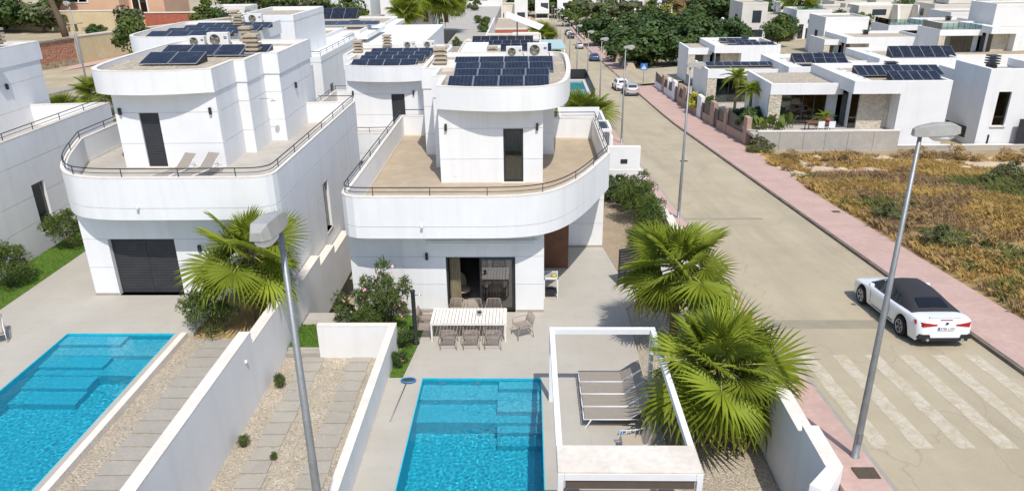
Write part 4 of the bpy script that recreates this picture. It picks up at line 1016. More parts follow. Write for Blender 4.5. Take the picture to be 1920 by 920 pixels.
car('blue hatchback parked along the park pavement', (13.4, 152, road_z(152)+.01), .0, -.055, 'car_blue', 'suv', detail=False)
car('pale silver car parked on the road beyond the blue hatchback', (12.8, 188, road_z(188)+.01), 0, -.05, 'car_silver', 'suv', detail=False)
car('nearest of the three distant cars parked in a line at the end of the road', (12.6, 223, road_z(223)+.01), 0, -.03, 'car_dark', 'suv', detail=False)
car('whitish car in the middle of the three distant parked cars', (12.6, 231, road_z(231)+.01), 0, -.03, 'car_white', 'suv', detail=False)
car('farthest of the three distant cars parked in a line', (12.5, 239, road_z(239)+.01), 0, -.03, 'car_dark', 'suv', detail=False)
# signs
t = thing('pedestrian_sign', 'blue square crossing sign on a post beside the parked SUVs', 'road sign', (16.6, 107.0, road_z(107)+.1))
MB().tube([(0, 0, 0), (0, 0, 3.0)], .04, 6).build('post', M['steel'], t); MB().box(-.48, .48, -.06, -.04, 2.2, 3.15).build('sign_panel', M['sign_blue'], t)
MB().add([(-.36, -.064, 2.32), (.36, -.064, 2.32), (0, -.064, 3.03)], [(0, 1, 2)]).build('triangle', M['sign_white'], t)
MB().box(-.035, .035, -.068, -.066, 2.5, 2.75).lathe([(0, -.01), (.06, -.01), (.06, 0)], (0, -.067, 2.82), 8, axis='y').add([(-.03, -.068, 2.5), (.0, -.068, 2.5), (-.14, -.068, 2.34), (-.17, -.068, 2.36)], [(0, 1, 2, 3)]).add([(.0, -.068, 2.5), (.03, -.068, 2.5), (.17, -.068, 2.36), (.14, -.068, 2.34)], [(0, 1, 2, 3)]).build('walking_figure', M['ink'], t)
t = thing('road_sign', 'round red and blue sign on a post behind the right hand roofs', 'road sign', (61, 93, terr(61, 93)))
MB().tube([(0, 0, 0), (0, 0, 3)], .04, 6).build('post', M['steel'], t); MB().lathe([(0, -.03), (.42, -.03), (.42, 0), (0, 0)], (0, -.03, 3.0), 18, axis='y').build('rim', M['sign_red'], t); MB().lathe([(0, -.035), (.3, -.035), (.3, -.031)], (0, -.03, 3.0), 18, axis='y').build('disc', M['plate_blue'], t)
# ================================================================== STONE FENCE ALONG THE RIGHT PAVEMENT
t = thing('boundary_fence', 'stepped stone fence with dark panels and pillars along the right pavement', 'fence', (18.0, 60, -2.5)); FO = (18.0, 60, -2.5)
strip('pavement', 17.052, 17.95, .13, M['pink_paving'], [44, 50, 57, 65, 73, 80, 87, 94, 100, 106.5], .3)
segs = [(59.6, 60.6, 'p', 'block_pink'), (60.6, 66.0, 'f', 'block_pink'), (66.0, 66.9, 'p', 'block_pink'), (66.9, 69.4, 'f', 'block_pink'), (69.4, 70.7, 'g', ''), (70.7, 72.2, 'p', 'block_pink'), (72.2, 75.4, 'f', 'block_pink'), (75.4, 76.2, 'g', ''), (76.2, 78.0, 'p', 'white_render'), (78.0, 80.4, 'f', 'block_pink'), (80.4, 80.9, 'p', 'block_pink'), (80.9, 84, 'f', 'block_pink'), (84, 85.6, 'p', 'block_pink'), (85.6, 88, 'f', 'block_pink'), (88, 88.8, 'p', 'block_pink'), (88.8, 90.6, 'g', ''), (90.6, 92.3, 'p', 'white_render'), (92.3, 95, 'f', 'white_render'), (95, 95.6, 'p', 'white_render'), (95.6, 98, 'f', 'white_render'), (98, 99.6, 'p', 'block_pink'), (99.6, 105.5, 'f', 'white_render')]
for y0, y1, k, m in segs:
    z1, z0 = road_z(y0)+.1, road_z(y1)-.6
    if k == 'p': MB().box(17.95, 18.35, y0, y1, z0, z1+2.25).build('pillar', M[m], t, FO)
    elif k == 'g': MB().box(18.05, 18.12, y0, y1, z0+.6, z1+1.7).build('gate_leaf', M['dark_metal'], t, FO)
    else:
        mb = MB(); za, zb = road_z(y0)+.1, road_z(y1)+.1
        mb.hexa([(18.0, y0, z0-.2), (18.25, y0, z0-.2), (18.25, y1, z0-.2), (18.0, y1, z0-.2)], [(18.0, y0, za+.85), (18.25, y0, za+.85), (18.25, y1, zb+.85), (18.0, y1, zb+.85)]).build('low_wall', M[m], t, FO)
        MB().hexa([(18.1, y0, za+.86), (18.13, y0, za+.86), (18.13, y1, zb+.86), (18.1, y1, zb+.86)], [(18.1, y0, za+1.75), (18.13, y0, za+1.75), (18.13, y1, za+1.75), (18.1, y1, za+1.75)]).build('screen_panel', M['dark_metal'], t, FO)
# concrete retaining wall at the dry lot
t = thing('retaining_wall', 'grey concrete retaining wall above the dry grass lot', 'wall', (24, 57.4, -2.8)); WO = (24, 57.4, -2.8)
xs = [18.3, 20.0, 21.9, 23.6, 25.4, 27.4, 29.4]
mb = MB()
for a, b in zip(xs, xs[1:]): MB().box(a, b-.025, 57.4, 57.65, -3.6, -.55).build('wall_panel', M['concrete'], t, WO)
MB().box(18.25, 29.5, 57.38, 57.7, -.55, -.45).build('coping', M['coping'], t, WO)
MB().box(29.4, 42, 57.45, 57.7, -3.6, -1.75).build('wall_panel', M['concrete'], t, WO); MB().box(29.4, 42, 57.43, 57.74, -1.75, -1.67).build('coping', M['coping'], t, WO)
t = thing('side_fence', 'dark slatted fence panels beside the passage at the right house', 'fence', (33.8, 60, -1.6)); 
for k in range(3):
    a = Vector((33.9+.95*k, 62.6-1.6*k, 0)); b = Vector((34.8+.95*k, 61.1-1.6*k, 0)); z = -.15-.3*k
    MB().hexa([(a.x, a.y, z-.95), (a.x+.04, a.y, z-.95), (b.x+.04, b.y, z-1.15), (b.x, b.y, z-1.15)], [(a.x, a.y, z), (a.x+.04, a.y, z), (b.x+.04, b.y, z-.25), (b.x, b.y, z-.25)]).build('fence_panel', M['dark_metal'], t, (33.8, 60, -1.6))
# ================================================================== BUNGALOWS ON THE RIGHT
def bungalow(label, X, Y, Z, left=-5.6, width=7.6, rooftop=True, glassrail=False, extra=True):
    """X, Y: front left corner of the main fascia, Z: its top"""
    t = thing('house', label, 'house', (X, Y, Z-4.08)); f = Z-4.08; O = (X, Y, f); W = M['white_render']
    B = lambda mb, n, m, p=None: mb.build(n, M[m] if isinstance(m, str) else m, p or t, O)
    x = X; y = Y; top = Z; D = 9.5
    B(MB().box(x+3.72, x+width, y, y+D, f-3, top-1.0).box(x+.6, x+3.72, y+1.6, y+D, f-3, top-1.0), 'wall', W)
    B(MB().box(x+1.25, x+3.7, y+1.45, y+1.598, f, top-1.01), 'stone_panel', 'stone_clad')
    B(MB().box(x+.62, x+1.2, y+1.53, y+1.599, f, top-1.05).box(x+.53, x+.599, y+2.2, y+5.8, f, top-1.05), 'window', 'glass_dark')
    B(MB().box(x+.5, x+.6, y+5.9, y+8.5, f, top-1.02), 'cladding', 'screen_brown')
    rf = B(MB().box(x+.004, x+width-.004, y+.004, y+D-.004, top-1.0, top-.45), 'roof', W)
    B(MB().box(x, x+.9, y, y+D, top-.999, top).box(x+.9, x+width, y, y+.25, top-.999, top).box(x+width-.25, x+width, y+.25, y+D, top-.999, top).box(x+.9, x+width-.25, y+D-.25, y+D, top-.999, top), 'parapet', W, rf)
    mb = MB()
    for k in range(5): mb.box(x+.9, x+1.4, y+.7+k*1.1, y+1.1+k*1.1, top-.25, top-.02)
    B(mb.box(x+1.4, x+1.5, y+.25, y+7, top-.25, top-.03), 'beam', 'white_render', rf)
    B(MB().box(x+1.55, x+width-.26, y+.26, y+D-.26, top-.45, top-.4), 'roof_gravel', 'roof_gravel', rf)
    B(MB().box(x+5.8, x+6.5, y+7.2, y+7.8, top-.4, top+.0).box(x+5.7, x+6.6, y+7.1, y+7.9, top, top+.08).box(x+5.7, x+6.6, y+7.1, y+7.9, top+.15, top+.23).box(x+5.7, x+6.6, y+7.1, y+7.9, top+.3, top+.38), 'chimney', 'dark_metal', rf)
    # lower front volume
    a, b, yy, tt = x+left, x+.35, y+2.7, top-.63; ff = tt-.9
    B(MB().box(a, a+1.0, yy+.05, yy+.3, f-2.4, ff), 'stone_panel', 'stone_clad')
    B(MB().box(a+.02, a+.3, yy+.3, yy+7, f-3, ff).box(b-1.1, b-.02, yy+.9, yy+7, f-3, ff).box(a+.3, b-1.1, yy+6.7, yy+7, f-3, ff).box(a, b, yy, yy+7, f-3, f-.3), 'wall', W)
    rf2 = B(MB().box(a+.004, b-.004, yy+.004, yy+7, ff+.004, tt-.3), 'roof', W)
    B(MB().box(a, a+.25, yy, yy+7, ff, tt).box(a+.25, b, yy, yy+.25, ff, tt), 'parapet', W, rf2)
    B(MB().box(a+.26, b-.01, yy+.26, yy+6.9, tt-.3, tt-.2), 'roof_gravel', 'roof_gravel', rf2)
    gx0, gx1 = a+1.0, b-1.15; n = 4
    sdw = MB()
    for i in range(n+1): sdw.box(gx0+(gx1-gx0)*i/n-.03, gx0+(gx1-gx0)*i/n+.03, yy+.4, yy+.46, f, ff)
    sdw.box(gx0, gx1, yy+.4, yy+.46, ff-.07, ff-.001).box(gx0, gx1, yy+.4, yy+.46, f, f+.06)
    s_ = B(sdw, 'sliding_door', 'dark_metal')
    for i in range(n): MB().box(gx0+(gx1-gx0)*i/n+.03, gx0+(gx1-gx0)*(i+1)/n-.03, yy+.42, yy+.44, f+.06, ff-.07).build('pane', M['glass_dark'] if i else M['glass'], s_, O)
    MB().box(a+1.1, a+2.2, yy+.7, yy+.72, f+.05, ff-.1).build('curtain', M['glass_green'], s_, O)
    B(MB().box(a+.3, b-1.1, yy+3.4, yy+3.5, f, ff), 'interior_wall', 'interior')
    B(MB().box(a-(2.0 if Y < 60 else .1), x+3.7, y-.6, yy+.04, f-.25, f).box(a+.3, b-1.1, yy+.3, yy+3.4, f-.02, f), 'terrace', 'terrace_pale')
    if glassrail:
        for k in range(7): B(MB().box(a+.15+k*.85, a+.2+k*.85, yy+.1, yy+.14, tt, tt+1.0), 'rail_post', 'dark_metal')
        B(MB().box(a+.1, b-.3, yy+.11, yy+.125, tt+.05, tt+1.0).box(a+.1, a+.115, yy+.13, yy+6, tt+.05, tt+1.0), 'glass_rail', 'glass_aqua')
        for k in range(6): B(MB().box(a+.1, a+.14, yy+1+k*.95, yy+1.05+k*.95, tt, tt+1.0), 'rail_post', 'dark_metal')
    return t
bungalow('white bungalow with pale stone niche above the concrete wall, tall solar array on its roof', 25.6, 58.3, 3.25, -5.6)
solar_array('two long rows of solar panels on the bungalow above the concrete wall', [(29.2, 59.3, 3.0, 5, .78, 1.7), (27.5, 62.0, 3.05, 9, .78, 1.75)], 20)
bungalow('white bungalow behind the one above the concrete wall, eight panels on its roof', 26.2, 75.2, 1.8, -7.4)
solar_array('two rows of tilted solar panels on the second bungalow roof from the dry lot', [(28.9, 74.8, 1.8, 3, 1.1, 1.75), (27.6, 77.6, 1.85, 5, 1.1, 1.8)], 24)
solar_array('low row of solar panels on the flat front roof of the second bungalow', [(18.2, 80.2, 1.2, 9, .95, 1.2)], 12)
bungalow('white bungalow beside the dark park trees, three short panel rows on its roof', 25.6, 103.5, .42, -3.0, 9.0)
solar_array('three short rows of solar panels on the bungalow next to the park', [(29.2, 104.6, .25, 5, 1.0, 1.3), (28.5, 107, .25, 4, 1.0, 1.3), (27.8, 109.3, .25, 4, 1.0, 1.3)], 16)
bungalow('white house with a glass roof rail at far right, its fascia nearest the frame edge', 69.6, 115.0, 1.35, -6.2, 9, glassrail=True)
bungalow('white house with a glass roof rail left of the far right one, stone corner', 70.5, 133.0, .3, -6.6, 9, glassrail=True)
bungalow('white roof with six large panels between the concrete wall bungalow and the glass railed houses', 39.2, 84.0, 1.3, -4, 9)
solar_array('row of six large tilted panels on the roof right of the front bungalow', [(41.6, 86.0, 1.1, 6, 1.2, 2.1)], 30)
bungalow('low white house with a pale roof terrace in the middle of the right hand rows', 52.0, 124.0, -1.0, -2.5, 13)
# house at the right edge with the tall window
t = thing('house', 'big white house at the right edge with one tall window and a dark shutter', 'house', (35.7, 58, -3)); O = (35.7, 58, -3)
mb = MB(); facade(mb, 'y', 58, .3, 35.75, 40, -4, 4.15, [(36.75, 37.75, -.3, 2.4)]); mb.box(35.75, 36.05, 58.301, 63, -4, 4.15).box(36.05, 40, 62.7, 63, -4, 3.7)
mb.box(36.05, 48, 63.001, 66, -4, 3.3).box(40, 48, 57.6, 63, -4, 4.3); mb.build('wall', M['white_render'], t, O)
MB().box(36.06, 40, 58.31, 62.69, 3.4, 3.6).build('roof', M['roof_gravel'], t, O)
wn = MB().box(36.72, 36.79, 58.18, 58.26, -.3, 2.4).box(37.71, 37.78, 58.18, 58.26, -.3, 2.4).box(36.79, 37.71, 58.18, 58.26, 2.33, 2.4).box(36.79, 37.71, 58.18, 58.26, .35, .4).build('window', M['dark_metal'], t, O)
MB().box(36.75, 37.75, 58.22, 58.24, -.3, 2.38).build('pane', M['glass_dark'], wn, O); MB().box(36.6, 37.9, 58.9, 58.95, -.4, 2.5).build('interior_wall', M['interior'], wn, O)
MB().box(36.65, 37.85, 57.9, 58.0, -.38, -.3).build('sill', M['coping'], wn, O)
slats(MB(), 38.6, 41, 57.5, 57.58, -1.6, .35, 22).build('roller_shutter', M['shutter'], t, O)
mb = MB().box(37.4, 38.0, 61, 61.6, 3.7, 4.0)
for k in range(4): mb.box(37.3, 38.1, 60.9, 61.7, 4.05+k*.2, 4.15+k*.2)
mb.build('chimney', M['dark_metal'], t, O)
# outdoor things on the bungalow terrace
t = thing('outdoor_table', 'wooden table with dark legs on the bungalow terrace', 'table', (23.6, 58.9, -.83))
MB().box(-1.1, 1.1, -.45, .45, .7, .75).build('tabletop', M['wood'], t)
for a in (-1.02, 1.02):
    for b in (-.4, .4): MB().box(a-.03, a+.03, b-.03, b+.03, 0, .7).build('leg', M['dark_metal'], t)
def schair(lab, x, y):
    t = thing('plastic_chair', lab, 'chair', (x, y, -.83)); MB().box(-.25, .25, -.25, .25, .42, .46).build('seat', M['alu_white'], t); MB().box(-.25, .25, -.27, -.23, .46, 1.0).build('backrest', M['alu_white'], t)
    for a in (-.22, .22):
        for b in (-.22, .22): MB().box(a-.02, a+.02, b-.02, b+.02, 0, .42).build('leg', M['alu_white'], t)
schair('left white chair at the wooden terrace table', 23.35, 58.2); schair('right white chair at the wooden terrace table', 24.2, 58.2)
t = thing('plant_pot', 'leafy plant in a red pot on the wooden terrace table', 'potted plant', (24.2, 58.9, -.08)); MB().lathe([(.12, 0), (.18, .25), (0, .2)], n=10).build('pot', M['sign_red'], t)
# ================================================================== OTHER HOUSES
def flat_house(label, X, Y, zt, w, d, h, wm='far_white', left=True, wins=None, storeys=1, upper=None, group=None, name='house', gravel_=True, rail=None):
    """X, Y: front left (or front right when left=False: then X is the right edge); zt: top"""
    x0 = X if left else X-w; zb = zt-h-3.5
    t = thing(name, label, 'house', (x0, Y, zt-h), 0, group); O = (x0, Y, zt-h)
    MB().box(x0, x0+w, Y, Y+d, zb, zt-.35).build('wall', M[wm], t, O)
    rf = MB().box(x0+.2, x0+w-.2, Y+.2, Y+d-.2, zt-.35, zt-.3).build('roof', M['roof_gravel' if gravel_ else wm], t, O)
    MB().ribbon([(x0-.02, Y-.02), (x0+w+.02, Y-.02), (x0+w+.02, Y+d+.02), (x0-.02, Y+d+.02)], .22, zt-.45, zt, True).build('parapet', M[wm], rf, O)
    for (side, a, b, lo, hi) in wins or ():
        z0, z1 = zt-h+lo, zt-h+hi
        if side == 'f': wd = MB().box(x0+a, x0+b, Y-.05, Y+.1, z0, z1); pn = MB().box(x0+a+.08, x0+b-.08, Y-.06, Y-.045, z0+.08, z1-.08)
        elif side == 'l': wd = MB().box(x0-.05, x0+.1, Y+a, Y+b, z0, z1); pn = MB().box(x0-.06, x0-.045, Y+a+.08, Y+b-.08, z0+.08, z1-.08)
        else: wd = MB().box(x0+w-.1, x0+w+.05, Y+a, Y+b, z0, z1); pn = MB().box(x0+w+.045, x0+w+.06, Y+a+.08, Y+b-.08, z0+.08, z1-.08)
        wo = wd.build('window', M['dark_metal'], t, O); pn.build('pane', M['glass_blue'] if 'glass_blue' in M else mat('glass_blue', (.03, .04, .05), (.05, .06, .07), rough=.15), wo, O)
    for (a, b, c_, e, zz, hh) in upper or ():
        MB().box(x0+a, x0+b, Y+c_, Y+e, zt-h+zz, zt-h+hh).build('upper_volume', M[wm], t, O)
    if rail:
        MB().box(x0+.1, x0+w*.7, Y+.1, Y+.13, zt, zt+.95).build('glass_rail', M['glass_aqua'], t, O)
        for k in range(6): MB().box(x0+.1+k*w*.14, x0+.15+k*w*.14, Y+.13, Y+.17, zt, zt+.98).build('rail_post', M['dark_metal'], t, O)
    return t
w2 = lambda *a: list(a)
# left side, behind the front row
flat_house('tall white block with one small window behind the left villa, railing to its right', -18.2, 58.6, 8.6, 4.6, 9, 8.5, 'white_render', False, [('f', 2.2, 3.3, 4.7, 6.9)])
tw = flat_house('white terrace block right of the tall block with a dark ground window', -16.2, 57.9, 5.55, 11, 13, 6.5, 'white_render', False, [('f', 7.6, 9.2, 1.0, 3.0), ('r', 2.0, 2.7, 1.5, 4)], gravel_=False)
MB().tube([(0.1, .1, 6.85), (10.9, .1, 6.85), (10.9, 12.8, 6.85)], .03, 5).tube([(0.1, .1, 6.68), (10.9, .1, 6.68), (10.9, 12.8, 6.68)], .02, 4).build('railing', M['dark_metal'], tw)
rl_ = tw.children[-1]
for k in range(7): link('post', MB().tube([(0, 0, 0), (0, 0, .35)], .022, 4).mesh('post', M['dark_metal']), rl_, (10.9, .4+k*2, 6.5))
def left_bungalow(label, X, Y, zt, w=13, d=12):
    t = flat_house(label, X, Y, zt-.5, w, d, 4, 'far_white', False, [('r', 2, 5, .3, 2.8), ('r', 6, 7, .3, 2.8), ('f', w-2.2, w-.6, .4, 2.7)])
    O = (0, 0, 0)
    MB().box(w-2.6, w+1.2, -.8, d+.2, 3.0, 3.55).build('canopy', M['far_white'], t)
    MB().box(w-6.5, w-2.62, 1.0, 4.5, 3.52, 4.0).build('skylight_kerb', M['far_white'], t); MB().box(w-6.2, w-2.9, 1.3, 4.2, 4.0, 4.1).build('skylight', M['glass_dark'], t)
    return t
left_bungalow('nearest of three flat houses with roof canopies left of the palms', -22.6, 80, 4.9)
left_bungalow('middle one of the three flat houses with roof canopies left of the palms', -22.0, 98, 3.9)
left_bungalow('farthest of the three flat houses with roof canopies left of the palms', -22.4, 118, 3.0)
solar_array('two tilted solar panels at the left end of the first canopy house roof', [(-35.5, 84, 4.6, 2, 1.2, 2.0)], 30)
solar_array('three tall tilted panels on the middle canopy house roof', [(-34.0, 100.5, 3.6, 3, 1.9, 2.8)], 30)
solar_array('flat row of dark panels beside the tall panels on the middle canopy house', [(-28.2, 103, 3.65, 4, 1.9, 2.2)], 8)
solar_array('three tilted panels on the farthest canopy house roof', [(-34, 122, 2.8, 3, 2.1, 3)], 30)
flat_house('plain white blank walled house behind the panelled roof in the gap', -13.2, 84, 2.2, 12, 34, 8, 'white_render', False, [('r', 9, 13, 4.6, 5.8)], gravel_=False)
flat_house('house with gravel roof directly behind the centre villa roof, stone chimney', -8.2, 80.5, 1.6, 10.2, 16, 7, 'white_render', True, [('r', 3, 5, .5, 2.6)], upper=[(.3, 3.2, 9, 15, 6.9, 7.5)])
solar_array('dark panels at the right of the gravel roof behind the centre villa', [(-3.0, 84.5, 1.35, 4, 1.25, 1.9), (-3.4, 91, 1.35, 5, 1.25, 1.9)], 28)
tag(MB().box(-.3, .3, -.3, .3, 0, .3).box(-.55, .55, -.5, .5, .3, .5).box(-.55, .55, -.5, .5, .7, .9).box(-.55, .55, -.5, .5, 1.1, 1.3).box(-.55, .55, -.5, .5, 1.5, 1.7).box(-.3, .3, -.3, .3, .5, 1.6).build('chimney_stack', M['chimney_stone']), 'stone slatted chimney on the gravel roof behind the centre villa', 'chimney').location = (-3.9, 81.6, 1.6)
solar_array('mass of dark solar panels on the roofs between the palms and the road', [(-7.6, 104, -.9, 6, 1.4, 2.0), (-7.8, 109, -.9, 5, 1.4, 2.0), (-8.2, 114, -.9, 6, 1.4, 2.0), (-9.0, 120, -1, 7, 1.4, 2.2)], 26)
flat_house('low white house carrying the mass of panels left of the road', -10.5, 101, -1.1, 12.5, 26, 5, 'cream_white', True, [('r', 4, 7, .5, 3), ('r', 12, 16, .5, 3)])
flat_house('cream house with stepped roofs beside the far road, leaning white sheet', -8.5, 134, -3.2, 11, 22, 5, 'cream_white', True, [('r', 4, 7, .5, 3), ('f', 6, 9, .5, 2.5)], upper=[(5.5, 10.5, 3, 6, 4.9, 6.0), (5.5, 10.5, 9, 12, 4.9, 6.2)])
flat_house('long house with a terracotta wall strip left of the road end', -13.5, 205, -7.0, 14, 30, 5, 'cream_white', True, [('f', 5, 10, .5, 2.5)])
t = thing('garden_wall', 'terracotta coloured wall strip left of the road end', 'wall', (-12, 203, -9)); MB().box(-1, 12, 0, .4, -4, 1.7).build('wall_panel', M['terracotta'], t); MB().box(-1, 12, -.05, .45, 1.7, 1.95).build('coping', M['coping'], t)
flat_house('beige house with small dark windows left of the road end', -12.3, 296, -7.6, 12, 14, 6, 'cream_white', True, [('f', 1, 3, 1, 3), ('f', 8, 9.5, 3, 4)])
for n_, (x, y, z, w, lab) in enumerate(((-15.3, 290, -4.0, 5.6, 'narrow white tower house left of the beige house'), (-5.2, 292, -4.0, 5, 'narrow white tower house behind the beige house'))): flat_house(lab, x, y, z, w, 9, 9, 'far_white', True, [('f', 1, 4, 1, 3)])
def terrace_house(label, X, Y, zt, w=5.4):
    t = flat_house(label, X, Y, zt, w, 10, 8.2, 'far_white', True, [('f', 2.2, w-.3, 3.9, 6.3), ('f', .6, w-.6, .3, 2.2)], gravel_=False)
    MB().hexa([(0.3, -2.4, 2.6), (w, -2.4, 2.6), (w, 0, 2.6), (0.3, 0, 2.6)], [(0.3, -2.4, 3.9), (w, -2.4, 3.9), (w, -.01, 3.9), (1.6, -.01, 5.2)]).build('balcony', M['far_white'], t); MB().box(.3, w, -2.45, -2.42, 2.2, 2.6).build('glass_rail', M['glass_aqua'], t)
    MB().box(0, w, -3.2, -3.0, -1.5, 1.0).build('garden_wall', M['cream_white'], t)
terrace_house('left one of the two white terraced houses closing the road', 2.7, 298, -5.2); terrace_house('right one of the two white terraced houses closing the road', 11.3, 298, -5.2, 5.8)
for x, y, z, w, lab in ((21.5, 306, -5.4, 5.5, 'first white house front right of the road end above the trees'), (29.5, 304, -5.0, 6.5, 'second white house front right of the road end above the trees'), (38, 300, -4.6, 7, 'third white house front right of the road end above the trees'), (48.5, 290, -3.5, 6, 'fourth white house front right of the road end, ochre shrubs below')):
    flat_house(lab, x, y, z, w, 9, 8, 'far_white', True, [('f', 1.8, w-.4, 3.6, 5.6), ('f', .5, w-.5, .5, 2.5)])
t = flat_house('house with a row of stone clad pillars at the top centre left', -27.5, 288, -5.6, 10, 12, 5.5, 'cream_white')
for k in range(5): MB().box(.2+k*1.9, 1.3+k*1.9, -1.2-.2*k, 0, -4, 4.6-.3*k).build('pillar', M['rubble'], t)
t = thing('pergola', 'dark garden pergola with white posts among the palms', 'pergola', (-30, 250, terr(-30, 250)))
for x in (-3, 3):
    for y in (0, 4): MB().box(x-.15, x+.15, y-.15, y+.15, -1, 4.4).build('post', M['far_white'], t)
MB().box(-3.5, 3.5, -.5, 4.5, 4.4, 4.7).build('roof', M['screen_brown'], t)
flat_house('white block at the top left behind the canopy houses', -40, 150, 4.6, 9, 10, 6, 'far_white', True, [('f', 5.5, 6.5, 3, 4)]); flat_house('long pale house at the top behind the farthest canopy house', -37.5, 178, 3.2, 15, 12, 6, 'far_white', True)
flat_house('small white outbuilding behind the panelled roof at upper left', -53, 126, 4.6, 6, 6, 4, 'far_white', True, [('f', 1, 4, 1, 3)])
t = thing('garden_wall', 'red painted garden wall right of the pink house', 'wall', (-57, 118, 2)); MB().box(-3, 6, 0, .4, -2, 2.3).build('wall_panel', M['terracotta'], t); MB().box(-3.1, 6.1, -.1, .5, 2.3, 2.45).build('coping', M['coping'], t)
# right side far houses
flat_house('white house with a glass balcony and bluish side wall beyond the park', 58.0, 166, .0, 7.5, 9, 6.4, 'far_white', True, [('f', .8, 1.8, .4, 3.4), ('f', 2.6, 6.2, 3.6, 4.4), ('f', 2.4, 4, .4, 2.6)], rail=True)
flat_house('beige two storey house right of the glass balcony house', 66.5, 172, -.1, 9, 10, 6.5, 'cream_white', True, [('f', 4.5, 7.5, 1.2, 3)], upper=[(5, 8, 2, 5, 6, 7.2)])
flat_house('white house with a bluish side wall in the middle of the right rows', 52.0, 134, 1.3, 7.5, 8, 5.5, 'far_white', True, [('f', 3.2, 5.6, .8, 2.4), ('l', 3, 4.2, .6, 3)])
flat_house('dark grey sided two storey house beyond the park trees', 44.0, 158, 2.2, 5.2, 10, 8.6, 'cream_white', True, [('f', 2.2, 4, 4.6, 7), ('f', .8, 4.6, .6, 3.2), ('l', 3, 5, 4, 6)])
flat_house('tall white house with two square windows far beyond the park', 61, 236, -2.2, 10, 10, 8, 'far_white', True, [('f', 1, 2.4, 1.2, 2.4), ('f', 5.6, 7, 4, 5.2), ('f', 7.8, 9, 4, 5.2)])
flat_house('cream house under dark foliage left of the glass balcony house', 51.0, 172, -1.6, 8.5, 9, 5.5, 'cream_white', True, [('f', 1, 5, .5, 3), ('f', 6, 7.4, .5, 2.5)])
flat_house('white house farther behind the dark sided house beyond the park', 55.5, 206, -1.0, 8, 9, 7, 'far_white', True, [('f', 1, 3, 1, 3), ('f', 4.5, 7, 4, 6)])
t = flat_house('long white terrace row with slanting buttress walls at top right', 72, 168, .6, 34, 9, 5.4, 'cream_white', True, [('f', 3, 6, 3.4, 4.6), ('f', 11, 15, .6, 2.4), ('f', 25, 30, .5, 2)], gravel_=False)
for k, x in enumerate((7.2, 11.5, 15.6, 18.6, 23.4)): MB().hexa([(x, -5.0, -2), (x+.5, -5.0, -2), (x+.5, -.03, -2), (x, -.03, -2)], [(x, -2.2, 5.6), (x+.5, -2.2, 5.6), (x+.5, -.03, 5.6), (x, -.03, 5.6)]).build('buttress', M['cream_white'], t)
t = flat_house('tall bluish white block with a metal outside stair at the top right corner', 72.5, 120, 4.3, 9, 7, 8, 'far_white', True, [('f', 6, 7, 4.6, 6.2)])
st_ = MB()
for k in range(10): st_.box(8.6+.34*k, 9.0+.34*k, -1.6, -.6, 7.6-.34*k, 7.65-.34*k)
st_.tube([(8.6, -1.6, 8.4), (12, -1.6, 5.0)], .05, 4).tube([(8.6, -1.6, 7.5), (12, -1.6, 4.1)], .06, 4).build('outside_stair', M['dark_metal'], t)
flat_house('white house at the right edge behind the outside stair', 84, 124, 3.4, 14, 9, 7, 'far_white', True, [('f', 2, 4, 1, 3)])
t = thing('garden_wall', 'long white wall below the glass railed houses at far right', 'wall', (48, 101, terr(60, 101))); MB().box(0, 34, 0, .3, -4, 1.5).build('wall_panel', M['far_white'], t)
flat_house('white house behind the two glass railed houses at right', 80, 146, .9, 16, 8, 5, 'far_white', True, [('f', 3, 7, .6, 2.6), ('f', 10, 12, .6, 2.6)])
# ---- upper left: pink house, yellow wall, block wall, street
def lz(x, y): return terr(x, y)
t = thing('house', 'pink rendered house with white windows at the top left', 'house', (-68, 118, 3)); O = (-68, 118, 3)
MB().box(-76, -63.6, 118, 130, -2, 11).build('wall', M['pink_wall'], t, O); MB().box(-63.6, -58, 121, 130, -2, 11).build('wall', M['pink_wall'], t, O)
for x in (-69.9, ): 
    w_ = MB().box(x-1.5, x+1.5, 117.93, 118.1, 5.9, 8.6).build('window', M['alu_white'], t, O)
    for k in (0, 1): MB().box(x-1.3+1.4*k, x-.1+1.4*k, 117.9, 117.925, 6.1, 8.4).build('pane', M['glass_dark'], w_, O)
w_ = MB().box(-63.2, -60.6, 120.9, 121.1, 3.6, 8).build('door', M['alu_white'], t, O); MB().box(-63, -62, 120.86, 120.89, 3.8, 7.6).box(-61.8, -60.8, 120.86, 120.89, 3.8, 7.6).build('pane', M['glass_dark'], w_, O)
MB().hexa([(-64.6, 116.5, 1.2), (-62.8, 116.5, 1.2), (-62.8, 121, 1.2), (-64.6, 121, 1.2)], [(-64.6, 116.5, 1.8), (-62.8, 116.5, 1.8), (-62.8, 121, 4.2), (-64.6, 121, 4.2)]).build('stair', M['alu_white'], t, O)
t = thing('garden_wall', 'cream yellow garden wall below the pink house', 'wall', (-66, 112, 2))
for a, b, z in ((-80, -75, 6.6), (-75, -71, 5.6), (-71, -57.5, 5.1)): MB().box(a+66, b+66, 0, .4, -2, z-2).build('wall_panel', M['yellow_wall'], t); MB().box(a+65.95, b+66.05, -.05, .45, z-2, z-1.85).build('coping', M['coping'], t)
